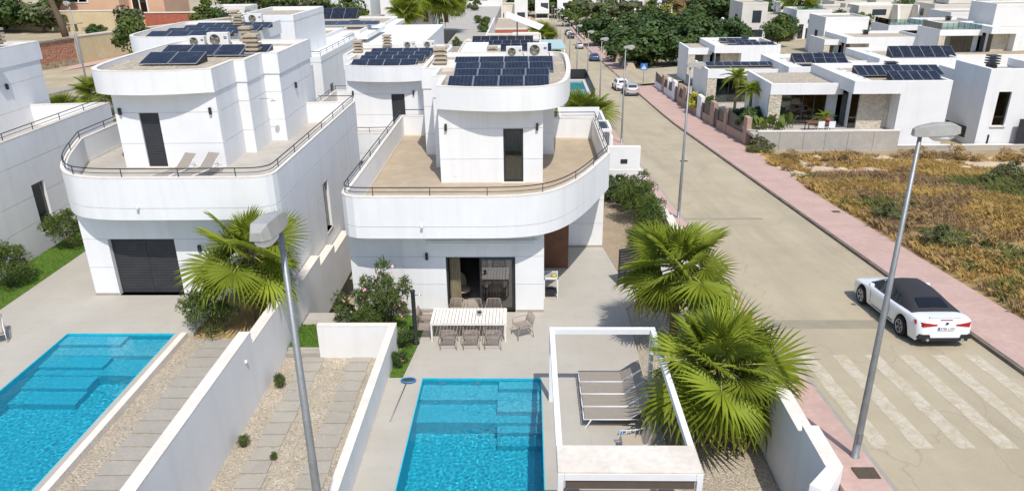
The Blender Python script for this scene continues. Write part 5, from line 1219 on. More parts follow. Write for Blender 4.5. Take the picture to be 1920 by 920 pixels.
# left street (parallel to the wall line)
A = Vector((-51.0, 76.5)); Bv = Vector((-46.5, 100.0)); dr = (Bv-A).normalized(); nr = Vector((dr.y, -dr.x))
def lstrip(name, o0, o1, z, m, a=-60, b=70, kind='structure', th=.3):
    p = [A+dr*a+nr*o0, A+dr*b+nr*o0, A+dr*b+nr*o1, A+dr*a+nr*o1]
    mb = MB().prism([(q.x, q.y) for q in p], z-th, z); o = mb.build(name, M[m]); o['kind'] = kind; return o
LS = 1.6
lstrip('street', 2.0, 9.5, LS, 'asphalt'); lstrip('pavement', 0.1, 2.0, LS+.14, 'pink_paving'); lstrip('kerb', 2.003, 2.2, LS+.135, 'kerb'); lstrip('pavement', 9.503, 11, LS+.13, 'paver')
def lwall(label, a, b, z0, z1, m, pieces=()):
    p = A+dr*a; t = thing('garden_wall', label, 'wall', (p.x, p.y, LS)); t.rotation_euler = (0, 0, math.atan2(dr.y, dr.x)); L = b-a
    return t, L
t, L = lwall('long cream rendered wall along the upper left street', 6.0, 44, 0, 3, 'yellow_wall')
MB().hexa([(0, 0, -1), (L, 0, -1), (L, .35, -1), (0, .35, -1)], [(0, 0, 3.0), (L, 0, 2.2), (L, .35, 2.2), (0, .35, 3.0)]).build('wall_panel', M['yellow_wall'], t)
MB().hexa([(0, -.06, 3.0), (L, -.06, 2.2), (L, .41, 2.2), (0, .41, 3.0)], [(0, -.06, 3.15), (L, -.06, 2.35), (L, .41, 2.35), (0, .41, 3.15)]).build('coping', M['coping'], t)
t, L = lwall('reddish stone block wall with ochre pillars along the upper left street', -8, 6.0, 0, 3, 'brick_stone')
MB().box(0, L-.55, .1, .4, .8, 2.8).build('block_panel', M['brick_stone'], t); MB().box(0, L-.55, .05, .45, -1, .8).build('rubble_base', M['rubble'], t)
MB().box(0, L, 0, .5, 2.8, 2.95).build('coping', M['kerb'], t)
for x in (4.6, ): MB().box(x, x+.7, -.05, .5, -1, 3.4).build('pillar', M['orange_wall'], t)
MB().box(L-.5, L-.001, -.08, .55, -1, 3.3).build('pillar', M['concrete'], t)
t, L = lwall('rubble terrace wall in the garden of the pink house', -4, 30, 0, 3, 'rubble'); t.location.x -= 12*nr.x*1; t.location.y -= 12*nr.y
MB().box(0, L, 0, .6, -1, 1.5).build('wall_panel', M['rubble'], t)
t = thing('garden_bench', 'stone garden table with benches by the palm trunk at top left', 'bench', (-65, 107.5, terr(-65, 107.5)+.6))
MB().lathe([(.3, 0), (.25, 1.0), (1.0, 1.05), (1.0, 1.2), (0, 1.2)], n=12).build('table', M['chimney_stone'], t)
for s in (-1, 1): MB().box(s*1.5-.5, s*1.5+.5, -.3, .3, 0, .6).build('seat', M['chimney_stone'], t)
# park things
PZ = lambda x, y: terr(x, y)
slab('park_path', [(19, 127), (60, 150), (62, 156), (18, 136)], -9, PZ(25, 135)-.2, M['sand'])
structure(MB().add([(16, 205, PZ(16, 205)+.15), (30, 200, PZ(30, 200)+.2), (60, 225, PZ(60, 225)+.2), (80, 270, PZ(80, 270)+.2), (20, 284, PZ(20, 284)+.2), (15.5, 284, PZ(15, 284)+.2)], [(0, 1, 2, 3, 4, 5)]).build('sandy_ground', M['sand']))
structure(MB().add([(30, 150, PZ(30, 150)+.1), (62, 165, PZ(62, 165)+.1), (64, 200, PZ(64, 200)+.2), (45, 205, PZ(45, 205)+.2), (30, 190, PZ(30, 190)+.2)], [(0, 1, 2, 3, 4)]).build('sandy_ground', M['sand']))
t = thing('park_pergola', 'long timber pergola in the park below the ochre shrubs', 'pergola', (48, 238, PZ(48, 238)))
MB().box(-10, 12, -1, 3, 2.6, 2.85).build('roof', M['bark'], t)
for k in range(10): MB().box(-9.8+2.35*k, -9.5+2.35*k, -.8, -.5, -1, 2.6).build('post', M['bark'], t)
for (x, y, h, lab) in ((47, 185, 4.6, 'white globe park lamp in the clearing, taller of the close pair'), (49.5, 183, 3.4, 'white globe park lamp in the clearing, lower of the close pair'), (37, 200, 4.5, 'white globe park lamp above the left tree crowns'), (62, 200, 4.6, 'white globe park lamp above the right tree crown'), (36.5, 262, 4.5, 'white globe park lamp by the sandy path')):
    t = thing('park_lamp', lab, 'park lamp', (x, y, PZ(x, y)-.2)); MB().tube([(0, 0, 0), (0, 0, h)], .07, 6).build('post', M['alu_white'], t); MB().lathe([(0, h-.05), (.3, h+.05), (.42, h+.38), (.3, h+.7), (0, h+.8)], n=12).build('globe', M['globe'], t)
for k, (y, lab) in enumerate(((131, 'nearest stone bench block at the park edge'), (135, 'second stone bench block along the park edge'), (140, 'third stone bench block along the park edge'), (146, 'tall rough stone block at the park edge'), (160, 'fourth stone block along the park edge beyond the rough one'), (166, 'fifth stone block along the park edge'), (173, 'last stone block along the park edge'))):
    t = thing('park_wall', lab, 'wall', (17.9, y, road_z(y)+.1)); h = 1.9 if k == 3 else 1.1
    MB().hexa([(-1.0, -.5, -.5), (1.4, -.5, -.5), (1.4, 1.6, -.5), (-1.0, 1.6, -.5)], [(-.5, 0, h), (.6, 0, h), (.6, 1.4, h+.2), (-.5, 1.4, h+.2)]).build('block', M['chimney_stone'], t)
structure(strip('planting_edge', 17.62, 18.0, .3, M['kerb'], [178, 190, 205, 225, 250, 270, 283], .4))
# middle ground right of the centre villa (neighbour plot along the road)
NP = thing('neighbour_terrace', 'white pergola roof and walls of the plot behind the centre villa by the road', 'terrace', (5, 60, -3)); O = (5, 60, -3)
MB().box(2.6, 6.6, 47, 66, -5, -2.2).build('base', M['entry_gravel'], NP, O)
MB().box(2.6, 2.75, 56, 66, -2.2, .05).box(6.4, 6.6, 56, 66, -3, -.5).box(2.75, 6.4, 65.8, 66, -3, -.2).build('wall', M['white_render'], NP, O)
for y in (56, 59): MB().box(2.7, 6.5, y, y+.2, -.1, .12).build('beam', M['alu_white'], NP, O)
MB().box(6.3, 6.5, 56.2, 59, -.1, .12).box(2.7, 2.9, 56.2, 59, -.1, .12).build('beam', M['alu_white'], NP, O)
MB().box(4.3, 6.2, 56.3, 58.9, .0, .06).build('shade_panel', M['dark_metal'], NP, O)
for x in (2.8, 6.4):
    for y in (56.1, 59.1): MB().box(x-.08, x+.08, y-.08, y+.08, -3, -.1).build('post', M['alu_white'], NP, O)
MB().box(5.4, 6.0, 55.96, 55.999, -1.2, -.6).build('mail_box', M['dark_metal'], NP, O)
for i, y in enumerate((50.4, 52.4, 54.4)): swall(NP, y-5, y-3.02, .0-.2*i) if 0 else None
t = thing('swimming_pool', 'small teal pool by the road behind the centre villa', 'swimming pool', (5.3, 83, -1.8)); O = (5.3, 83, -1.8)
MB().box(3.6, 7.0, 77.2, 89, -7, -1.9).build('basin', M['white_render'], t, O); MB().ribbon(rect(3.6, 7.0, 77.2, 89), .55, -1.9, -1.55, True).build('coping', M['pool_coping'], t, O)
MB().box(4.16, 6.44, 77.76, 88.4, -1.9, -1.72).build('water', mat('pool_water', (.03, .22, .25), (.05, .30, .32), rough=.06), t, O)
MB().box(6.95, 7.0, 77.2, 90, -1.55, -.6).box(3.6, 6.95, 89.9, 90, -1.9, -.5).build('screen', M['dark_metal'], t, O)
for i in range(9):
    y = 66.3+i*4.4
    if 76 < y < 90: continue
    t2 = thing('garden_wall', 'white stepped garden wall piece along the left pavement farther down', 'wall', (6.8, y, road_z(y)), 0, 'white wall pieces along the left pavement'); MB().box(-.2, .15, 0, 4.38, -3, .75).build('wall_panel', M['wall_render'], t2)
t = thing('glass_canopy', 'pale glass and white canopy of the house by the road behind the centre villa', 'canopy', (1.5, 120, -2)); MB().box(-2, 4.5, 0, 7, 0, .2).build('roof', M['glass_green'], t); MB().box(-2, 4.5, 9, 16, -.5, -.3).build('roof', M['glass_green'], t)
for x in (-1.8, 4.3): MB().box(x-.1, x+.1, 0, .2, -6, 0).build('post', M['alu_white'], t)
t = thing('shade_sail', 'tilted white sheet roof on a pole left of the far road', 'shade', (-1, 122, .2)); MB().hexa([(-2.5, 0, 2.6), (2.8, 0, .6), (3.6, 3, 1.0), (-2.5, 3, 3.2)], [(-2.5, 0, 2.7), (2.8, 0, .7), (3.6, 3, 1.1), (-2.5, 3, 3.3)]).build('sheet', M['alu_white'], t); MB().tube([(-.8, 1.5, -8), (-.8, 1.5, 2)], .1, 6).build('pole', M['steel'], t)

# fill of the hillside: houses, garden walls and shrubs between the rows
FH = [(84, 118, 9, 5), (96, 122, 10, 5.5), (90, 136, 10, 5), (104, 140, 11, 6), (84, 160, 9, 5.5), (100, 160, 11, 6), (118, 158, 10, 6), (88, 196, 10, 6), (104, 190, 10, 6), (76, 192, 8, 6.4), (70, 214, 9, 6), (84, 222, 9, 6.4), (100, 222, 10, 6), (64, 248, 8, 6), (78, 250, 9, 6.5), (94, 252, 9, 6), (110, 250, 10, 6), (78, 282, 10, 6), (96, 284, 10, 6.4), (114, 282, 10, 6), (132, 280, 10, 6), (66, 300, 9, 6), (120, 200, 10, 6), (136, 196, 11, 6.4), (128, 226, 10, 6)]
ORD = 'first second third fourth fifth sixth seventh eighth ninth tenth eleventh twelfth thirteenth fourteenth fifteenth sixteenth seventeenth eighteenth nineteenth twentieth'.split()+['twenty-first', 'twenty-second', 'twenty-third', 'twenty-fourth', 'twenty-fifth', 'twenty-sixth', 'twenty-seventh']
for i, (x, y, w, h) in enumerate(sorted(FH, key=lambda q: q[0]/q[1])):
    g_ = terr(x, y); k = i % 3
    flat_house(f'distant {("white house with a roof box", "white house with a glass roof rail", "cream house with a roof box")[k]}, {ORD[i]} from the left on the hillside', x, y, g_+h, w, 8, h, ('far_white', 'far_white', 'cream_white')[k], True,
               [('f', .6, w*.45, .3, 2.5), ('f', w*.55, w-.5, h-2.6, h-1.0), ('l', 1.5, 3, .6, 2.6), ('l', 4, 5.2, h-2.6, h-1.2)], upper=[(w*.45, w-.3, 2.5, 7, h-.1, h+2.5)] if k != 1 else None, group='distant houses on the right hillside', rail=(k == 1))

structure(slab('yard', [(-16.8, 150), (-9.2, 150), (-9.2, 262), (-30, 262), (-26, 182), (-16.8, 182)], -16, -5.2, M['terrace_pale']))
for lab, x0, y0, x1, y1, z in (('pale yard wall right of the palm group', -9.2, 150, -8.9, 205, -4.3), ('pale cross wall at the back of the yard by the pillars', -26, 258, -9.3, 258.4, -3.6), ('white planter wall left of the panel roofs by the road', -11.6, 100, -11.2, 145, -3.0)):
    t = thing('garden_wall', lab, 'wall', ((x0+x1)/2, (y0+y1)/2, z-1)); MB().box(x0, x1, y0, y1, z-8, z).build('wall_panel', M['far_white'], t, ((x0+x1)/2, (y0+y1)/2, z-1))
# ================================================================== VEGETATION
nr_ = np.random.RandomState(5)
def cards(cent, size, norm=None, aspect=.5, jitter=.6, taper=True):
    """leaf shaped four sided faces around the given centres"""
    n = len(cent); d = nr_.normal(size=(n, 3)); d /= np.linalg.norm(d, axis=1)[:, None]
    if norm is not None: d = d*jitter+norm; d /= np.linalg.norm(d, axis=1)[:, None]+1e-9
    r = nr_.normal(size=(n, 3)); u = np.cross(d, r); u /= np.linalg.norm(u, axis=1)[:, None]+1e-9; w = np.cross(d, u)
    s = (np.asarray(size)*nr_.uniform(.6, 1.3, n))[:, None]
    a = cent-u*s; c_ = cent+u*s; b = cent+w*s*aspect+u*s*.1; e = cent-w*s*aspect+u*s*.1
    v = np.stack([a, b, c_, e], 1).reshape(-1, 3); return v
def quads_mesh(name, v, mats, mi=None):
    n = len(v)//4; me = bpy.data.meshes.new(name); me.vertices.add(4*n); me.vertices.foreach_set('co', v.astype(np.float32).ravel())
    me.loops.add(4*n); me.loops.foreach_set('vertex_index', np.arange(4*n, dtype=np.int32)); me.polygons.add(n)
    me.polygons.foreach_set('loop_start', np.arange(0, 4*n, 4, dtype=np.int32)); me.polygons.foreach_set('loop_total', np.full(n, 4, dtype=np.int32))
    for m in mats: me.materials.append(m)
    if mi is not None: me.polygons.foreach_set('material_index', mi.astype(np.int32))
    me.update(calc_edges=True); return me
def blob(n, rx, ry, rz, clumps=18, cz=0, spread=.42, low=-.55):
    """points on the skins of many small clumps filling an uneven ellipsoid; returns points and outward normals"""
    c = nr_.normal(size=(clumps, 3)); c /= np.linalg.norm(c, axis=1)[:, None]; c *= nr_.uniform(.45, .9, clumps)[:, None]
    c[:, 2] = np.maximum(c[:, 2], low)
    rad = nr_.uniform(.6, 1.25, clumps)*spread
    k = nr_.randint(0, clumps, n); d = nr_.normal(size=(n, 3)); d /= np.linalg.norm(d, axis=1)[:, None]; d[:, 2] = np.abs(d[:, 2])*np.where(nr_.rand(n) < .8, 1, -1)
    p = c[k]+d*(rad[k]*nr_.uniform(.55, 1.05, n))[:, None]
    nn = d*.8+p*.4; nn /= np.linalg.norm(nn, axis=1)[:, None]+1e-9
    p = p*np.array([rx, ry, rz]); p[:, 2] += cz; return p, nn, k
def crown_mesh(n, r, rz, size, mats, clumps=18, cz=0, aspect=.55, spread=.42, low=-.5):
    p, nn, k = blob(n, r, r, rz, clumps, cz, spread, low); v = cards(p, size, nn, aspect)
    pick = nr_.randint(0, len(mats), clumps); mi = pick[k]; flip = nr_.rand(n) < .25; mi = np.where(flip, nr_.randint(0, len(mats), n), mi)
    return quads_mesh('crown', v, mats, mi)
def trunk_mb(h, r, limbs=4, spread=1.5):
    mb = MB().tube([(0, 0, -.6), (.05, 0, h*.5), (0, .06, h)], [r*1.3, r, r*.8], 7)
    for i in range(limbs):
        a = i*6.28/limbs+rnd.uniform(-.4, .4); s = spread*rnd.uniform(.7, 1.1)
        mb.tube([(0, 0, h*.75), (s*.4*math.cos(a), s*.4*math.sin(a), h*1.05), (s*math.cos(a), s*math.sin(a), h*1.55)], [r*.6, r*.4, r*.15], 5)
    return mb
def tree(name, label, cat, loc, r, rz, h, mesh, trunk_r=.2, group=None, sc=1, trunk=True):
    t = thing(name, label, cat, loc, rnd.uniform(0, 6.28), group)
    if trunk: trunk_mb(h, trunk_r, 4, r*.5).build('trunk', M['bark'], t)
    link('crown', mesh, t, (0, 0, h+rz*.6), None, (r, r, rz)); return t
# ---- dark round park trees: unit crowns, scaled
DK = [crown_mesh(5200, 1, 1, .075, [M['leaf_dark'], M['leaf_dark'], M['leaf']], 34, 0, .6, .34, -.45) for _ in range(4)]
LT = [crown_mesh(2600, 1, 1, .10, [M['leaf'], M['leaf_light']], 20, 0, .5, .40, -.4) for _ in range(3)]
OL = [crown_mesh(1500, 1, 1, .13, [M['leaf_olive'], M['leaf']], 15, 0, .5, .42, -.5) for _ in range(2)]
YL = [crown_mesh(1300, 1, 1, .13, [M['leaf_yellow'], M['leaf_rust'], M['leaf_light']], 14, 0, .5, .42, -.5) for _ in range(2)]
park = [(17.0+2, 196, 5.0, 'dark round tree at the far left end of the park row'), (19.5, 150, 4.6, 'dark round tree leaning over the park pavement behind the second one'), (21.0, 136, 5.6, 'dark round tree nearest the park corner beside the stone blocks'), (29.5, 133, 5.6, 'dark round tree right of the nearest park tree'), (30.0, 172, 5.6, 'dark round tree behind the nearest two park trees'), (36.5, 146, 5.0, 'dark round tree in front of the globe lamps'),
        (47.0, 196, 7.0, 'big dark tree behind the globe lamps, its crown the tallest'), (55.5, 190, 6.0, 'dark round tree right of the tallest crown'), (44.0, 160, 3.9, 'dark round tree at the right of the globe lamp clearing'), (25.0, 150, 5.2, 'dark round tree in the middle of the park clump'), (38, 176, 5, 'dark round tree left of the globe lamp clearing'), (24.5, 178, 5.4, 'dark round tree half hidden in the back of the left clump'),
        (55.0, 166, 3.7, 'dark tree left of the bright green bush beyond the white roofs'), (61.5, 172, 4.4, 'dark tree in the middle of the group left of the glass balcony house'), (69.0, 170, 3.4, 'dark tree at the foot of the beige two storey house')]
for i, (x, y, r, lab) in enumerate(park): tree('park_tree', lab, 'tree', (x, y, terr(x, y)-.3), r*1.15, r*.82, 1.0, DK[i % 4], .3, 'dark round trees of the park')
tree('bush', 'bright green bush in front of the dark trees beyond the white roofs', 'bush', (57.5, 143, terr(57.5, 143)), 2.6, 2.4, .8, LT[0], .15)
for i, (x, y, r, k, lab) in enumerate(((15, 272, 5, 0, 'green tree at the left end of the far hedge row'), (22, 276, 5.5, 1, 'olive tree second in the far hedge row'), (29, 274, 5, 1, 'olive tree third in the far hedge row'), (36, 272, 5, 1, 'olive green tree at the middle of the far hedge row'), (43, 268, 4.6, 0, 'green tree left of the ochre trees in the far hedge row'),
        (49, 262, 4.6, 2, 'ochre tree at the left of the yellowish group'), (55, 262, 5, 2, 'ochre tree in the middle of the yellowish group'), (61, 258, 4.6, 2, 'ochre tree at the right of the yellowish group'), (24, 246, 3.2, 0, 'bright bush on the sandy ground'), (33, 244, 3.2, 0, 'bright bush right of the sandy path'), (40, 236, 3, 0, 'long light green bush on the sand'), (18, 238, 3.4, 1, 'olive bush at the park end of the road'), (66, 262, 4.5, 1, 'olive tree right of the ochre group'),
        (10.0, 304, 5, 0, 'green tree between the two white terraced houses'), (.0, 306, 5, 1, 'olive tree left of the white terraced houses'), (20.5, 302, 5, 1, 'olive tree right of the white terraced houses'), (47, 232, 2.6, 0, 'bush under the park pergola'), (34, 306, 5, 1, 'olive tree between the far white house fronts'), (60, 296, 6, 2, 'rusty tree behind the ochre group'))):
    tree('tree', lab, 'tree', (x, y, terr(x, y)-.3), r, r*.85, r*.35, (LT, OL, YL)[k][i % 2], .18)
def hedge(label, pts, r, mesh=None, cat='bush', name='shrub', group=None):
    for i, (x, y, z) in enumerate(pts):
        t = thing(name, label if isinstance(label, str) else label[i], cat, (x, y, z), rnd.uniform(0, 6), group); link('foliage', mesh or LT[i % 3], t, (0, 0, r*.5), None, (r, r, r*.8)); MB().tube([(0, 0, -.3), (0, 0, r*.6)], .05, 5).build('stem', M['bark'], t)
# ---- top left garden
tree('tree', 'dark green oleander tree with pale flowers at the top left', 'tree', (-77.5, 109, 2.6), 4.6, 3.4, .9, DK[1], .2)
tree('tree', 'olive brown shrub right of the dark oleander at the top left', 'bush', (-71.5, 110.5, 2.8), 3.2, 2.6, .4, OL[0], .2)
tree('tree', 'dark trees behind the yellow wall at top left', 'tree', (-78, 124, 4), 5, 3.5, 2.5, DK[2], .2); tree('tree', 'green tree left of the pink house', 'tree', (-72.5, 116.8, 4.2), 2.6, 2.2, 1.6, LT[1], .2)
tree('tree', 'round grey green bush before the yellow wall right end', 'bush', (-57.6, 108.5, 2.0), 2.5, 2.2, .8, OL[1], .2); tree('tree', 'small dark spiky bush left of the round bush', 'bush', (-61.6, 106.5, 2.1), 1.5, .9, .2, DK[0], .1)
tree('shrub', 'bright green climbing shrub hanging over the end of the cream street wall', 'bush', (-43.3, 81.0, 1.2), 2.3, 2.7, .8, LT[2], .12)
for i, (x, y, r, k, lab) in enumerate(((-49.5, 116, 3.0, 0, 'green garden bush right of the pink house'), (-44, 118, 2.2, 1, 'olive bush in the garden behind the upper left roofs'), (-46, 140, 4, 0, 'hedge tree behind the red wall'), (-40, 142, 4, 1, 'olive hedge tree above the upper left roofs'), (-34, 144, 3.8, 0, 'green hedge tree behind the panelled roof'), (-52, 138, 4, 1, 'olive tree far behind the red wall'))): tree('tree', lab, 'tree', (x, y, terr(x, y)), r, r*.8, r*.4, (LT, OL)[k][i % 2], .15)
t = thing('cactus', 'tall branching cactus at the very left edge', 'cactus', (-82.5, 108.5, 2.8))
for k in range(7): a = k*.9; MB().tube([(.2*math.cos(a), .2*math.sin(a), 0), (.6*math.cos(a), .6*math.sin(a), 2), (.7*math.cos(a), .7*math.sin(a), 4.2+.4*(k % 3))], [.2, .2, .12], 6).build('arm', M['leaf_light'], t)
# ---- fan palms
def frond(seed, n=36, pet=.8, bl=1.08, droop=.22):
    r = random.Random(seed); mb = MB()
    mb.tube([(0, 0, 0), (pet*.5, 0, .05), (pet, 0, .04)], [.026, .02, .014], 4, 1)
    mb.add([(pet-.02, -.012, .045), (pet+bl*.6, 0, .03), (pet-.02, .012, .045)], [(0, 1, 2)], 1)
    A = 2.3
    for i in range(n):
        a = -A+2*A*i/(n-1); L = bl*(1-.28*(abs(a)/A)**2)*r.uniform(.93, 1.06); da = A/(n-1)*1.05; z0 = .015*(1 if i % 2 else -1); dr_ = droop*r.uniform(.7, 1.35)
        def P(t, off, zz=0):
            aa = a+off; x = pet+L*t*math.cos(aa); y = L*t*math.sin(aa); return (x-.18*max(0, -math.cos(aa))*t, y, .05+zz+.16*t*math.cos(a*.6)-dr_*L*t**3.0*.7)
        b = len(mb.v)
        vs = [P(.03, 0), P(.5, -da*.9, z0), P(.5, 0, -z0*1.8), P(.5, da*.9, z0), P(.78, -da*.30, z0), P(.78, 0, -z0), P(.78, da*.30, z0), P(1.0, 0)]
        mb.add(vs, [(0, 1, 2), (0, 2, 3), (1, 4, 5, 2), (2, 5, 6, 3), (4, 7, 5), (5, 7, 6)], 0)
    return mb
FR = [frond(s).mesh('frond', [M['palm_leaf'], M['palm_stem']]) for s in (1, 2, 3)]+[frond(9, droop=.5).mesh('frond', [M['palm_leaf'], M['palm_stem']])]
FO_ = [frond(5, 26, droop=.9).mesh('frond', [M['palm_leaf_old'], M['palm_stem']])]
def fan_palm(label, loc, th, size=1.0, n=44, seed=1, group=None, old=4, tr=.16, trunk='palm_trunk', low=-.95):
    r = random.Random(seed); t = thing('fan_palm', label, 'palm tree', loc, r.uniform(0, 6), group)
    tm = MB(); rings = 9
    tm.tube([(0, 0, -.3)]+[(.02*math.sin(k), .02*math.cos(k*1.3), th*k/rings) for k in range(rings+1)], [tr*1.25]+[tr*(1.12 if k % 2 else .95) for k in range(rings+1)], 9); tm.build('trunk', M[trunk], t)
    for i in range(n):
        f = i/(n-1); el = 1.45-(1.45-low)*f**.85+r.uniform(-.22, .22); az = i*2.39996+r.uniform(-.25, .25); s = size*(.72+.42*min(1, f*2))*r.uniform(.82, 1.18)
        m = FO_[0] if i >= n-old else (FR[3] if f > .6 else FR[r.randrange(3)])
        link('frond', m, t, (.05*math.cos(az), .05*math.sin(az), th-.22*f), (r.uniform(-.75, .75), -el, az), (s, s, s))
    return t
fan_palm('fan palm in the bed beside the left pool', (-9.95, 23.75, .6), 2.85, 1.05, 29, 3, low=-1.2)
fan_palm('upper one of the two big fan palms right of the pergola', (5.1, 22.9, -.05), 3.3, 1.08, 33, 8, old=4)
fan_palm('lower and larger fan palm beside the street wall, brown fringed leaves at its bottom', (5.35, 17.9, -.05), 2.45, 1.14, 40, 12, old=8, low=-1.1)
for (x, y, z, th, s, sd_, lab) in ((5.1, 69.0, -3.2, 1.6, 1.7, 21, 'fan palm among the white walls behind the centre villa'), (-32.6, 50.0, 2.0, 1.0, .85, 22, 'fan palm right behind the left edge villa, lower of two'), (-33.5, 56.5, 1.6, 1.7, .95, 23, 'fan palm by the street lamp behind the left villa'),
        (-24.0, 178, -2.5, 5, 3.4, 31, 'bushy palm left in the group beyond the white blank wall'), (-19.0, 176, -2.5, 4.5, 3.0, 32, 'palm right in the group beyond the white blank wall'), (-26.0, 160, -1.5, 2.6, 2.2, 33, 'low palm in front of the palm group'),
        (72, 262, terr(72, 262), 11, 2.4, 34, 'tall palm at the right of the ochre trees'), (67, 268, terr(67, 268), 11, 2.4, 35, 'tall palm left of the other tall palm by the ochre trees'), (85, 205, terr(85, 205), 4, 2.4, 36, 'palm behind the white terrace at top right'), (62.5, 178, terr(62, 178)+6, 2, 2.4, 37, 'palm behind the glass balcony house'), (3.2, 176, -9.5, 4, 2.0, 38, 'small palm left of the far road')):
    fan_palm(lab, (x, y, z), th, s, 30, sd_, None, 1, .16*s, low=-.6)
# feather palm and leaning trunk
def feather_frond(seed):
    r = random.Random(seed); mb = MB(); pts = [(1.0*t_, 0, .55*t_-.95*t_*t_) for t_ in np.linspace(0, 1, 8)]; mb.tube(pts, [.02]*7+[.006], 4, 1)
    for i in range(34):
        t_ = .1+.9*i/33; p = Vector((1.0*t_, 0, .55*t_-.95*t_*t_)); L = .34*math.sin(.25+2.6*t_)*r.uniform(.85, 1.1)
        for s in (-1, 1): q = p+Vector((.16, s*L, -.10)); mb.add([p, p+Vector((.035, 0, 0)), q+Vector((.01, 0, 0)), q], [(0, 1, 2, 3)], 0)
    return mb.mesh('frond', [M['palm_leaf'], M['palm_stem']])
FF = [feather_frond(1), feather_frond(2)]
def feather_palm(label, loc, th, size, n, seed, tr=.13):
    r = random.Random(seed); t = thing('feather_palm', label, 'palm tree', loc); MB().tube([(0, 0, -.3), (.03, 0, th*.5), (0, 0, th)], [tr*1.2, tr, tr*.9], 8).build('trunk', M['palm_trunk'], t)
    for i in range(n):
        f = i/(n-1); link('frond', FF[i % 2], t, (0, 0, th), (0, -(1.3-1.7*f), i*2.4), (size*(.8+.3*f),)*3)
    return t
feather_palm('slender feather palm standing by the stone fence', (20.4, 72.5, -3.2), 4.4, 1.5, 20, 2); feather_palm('feathery palm left of the bungalow terrace', (19.5, 64.5, -1.2), 2.6, 1.3, 22, 3); feather_palm('potted indoor palm by the bungalow glass door', (24.6, 60.6, -.83), .7, .9, 14, 4, .04)
t = thing('palm_trunk', 'tall bare palm trunk leaning before the pink house', 'palm tree', (-66.3, 105, 2.2)); tm = MB().tube([(1.2, 0, -.5), (.9, 0, 2.2), (.2, 0, 5), (-.8, 0, 9)], [.5, .42, .38, .36], 9); tm.build('trunk', M['palm_trunk'], t)
# banana-like clump
def paddle(seed):
    r = random.Random(seed); mb = MB(); n = 8; vs = []
    for i in range(n+1):
        t_ = i/n; w = .17*math.sin(math.pi*min(1, max(.02, t_*1.05-.05)))**.7 if t_ > .25 else .012; x = .25*t_*t_; z = 1.2*t_-.35*t_**3
        vs += [(x, -w, z+.03), (x+.03, 0, z-.02), (x, w, z+.03)]
    for i in range(n): a = 3*i; mb.add([], []); mb.f += [(a, a+1, a+4, a+3), (a+1, a+2, a+5, a+4)]; mb.m += [0, 0]; mb.sm += [True, True]
    mb.v = vs; return mb.mesh('leaf', M['leaf_light'])
PD = [paddle(1)]
t = thing('banana_plant', 'clump of big paddle leaves above the left end of the concrete wall', 'plant', (20.2, 59.6, -1.0))
for i in range(34): link('leaf', PD[0], t, (rnd.uniform(-1.6, 1.9), rnd.uniform(-.9, 1.0), 0), (rnd.uniform(-.3, .3), rnd.uniform(-.2, .5), rnd.uniform(0, 6.28)), (rnd.uniform(1.0, 1.7),)*3)
hedge(['dark garden bush behind the stone fence', 'second dark garden bush behind the stone fence near the banana leaves', 'green garden bush at the end of the stone fence'], [(19.6, 66.5, -2.2), (20.0, 63.2, -1.5), (19.0, 62.2, -1.3)], 1.3, DK[0]); hedge('yellow flowering bush spilling over the stone fence', [(18.6, 80.0, -3.0)], 1.4, crown_mesh(900, 1, 1, .12, [mat('yellow_leaf', (.50, .44, .02), (.30, .32, .03), rough=.7, scale=2)], 12)); hedge('small yellow bush beside the flowering one on the stone fence', [(19.0, 76.8, -2.4)], .8, LT[1])
# ---- oleanders and garden shrubs
def long_leaf_bush(n, r, rz, size, mats, clumps=22, flowers=0):
    p, nn, k = blob(n, r, r, rz, clumps, 0, .36, -.8); nn[:, 2] *= .3; v = cards(p, size, nn, .17, 1.1); mi = nr_.randint(0, len(mats), n)
    if flowers:
        p2, n2, _ = blob(flowers, r*1.02, r*1.02, rz*1.02, 10, 0, .3, -.4); v2 = cards(p2, size*.45, n2, .9); v = np.concatenate([v, v2]); mats = mats+[M['flower']]; mi = np.concatenate([mi, np.full(flowers, len(mats)-1)])
    return quads_mesh('foliage', v, mats, mi)
OB = [long_leaf_bush(3000, 1, 1, .12, [M['leaf'], M['leaf_light'], M['leaf_olive']], 20, 60), long_leaf_bush(3400, 1, 1, .10, [M['leaf'], M['leaf_light']], 26), long_leaf_bush(2600, 1, 1, .13, [M['leaf'], M['leaf_dark']], 18, 25)]
def shrub(label, loc, r, rz, k, name='oleander', cat='bush', group=None):
    t = thing(name, label, cat, loc, rnd.uniform(0, 6), group); link('foliage', OB[k], t, (0, 0, rz*.95), None, (r, r, rz))
    mb = MB()
    for i in range(7): a = i*.9; mb.tube([(.05*math.cos(a), .05*math.sin(a), -.1), (r*.45*math.cos(a), r*.45*math.sin(a), rz*1.2)], [.022, .01], 4)
    mb.build('stem', M['bark'], t); return t
shrub('tall flowering oleander behind the short white wall', (-5.3, 24.3, 0), .95, 1.35, 0); shrub('lower pink oleander left of the tall one behind the short wall', (-6.6, 24.1, 0), .75, .85, 0); shrub('green bush between the two oleanders and the wall', (-5.9, 23.6, 0), .7, .6, 1)
shrub('low bush on the lawn along the white wall, upper one', (-4.45, 22.9, 0), .38, .42, 2); shrub('low bush on the lawn along the white wall, lower one', (-4.48, 21.6, 0), .34, .34, 2)
shrub('dark green round bush between the left pool and the palm', (-11.35, 22.75, .5), 1.0, .95, 1, 'bush')
shrub('green bush in the corner of the left lawn by the left villa', (-20.9, 30.4, .75), .95, .95, 1, 'bush'); shrub('green bush on the left lawn near the left edge', (-21.0, 26.4, .75), 1.05, .95, 1, 'bush')
shrub('dark bush on the far end of the left edge lawn', (-21.4, 24.3, .75), .8, .7, 1, 'bush')
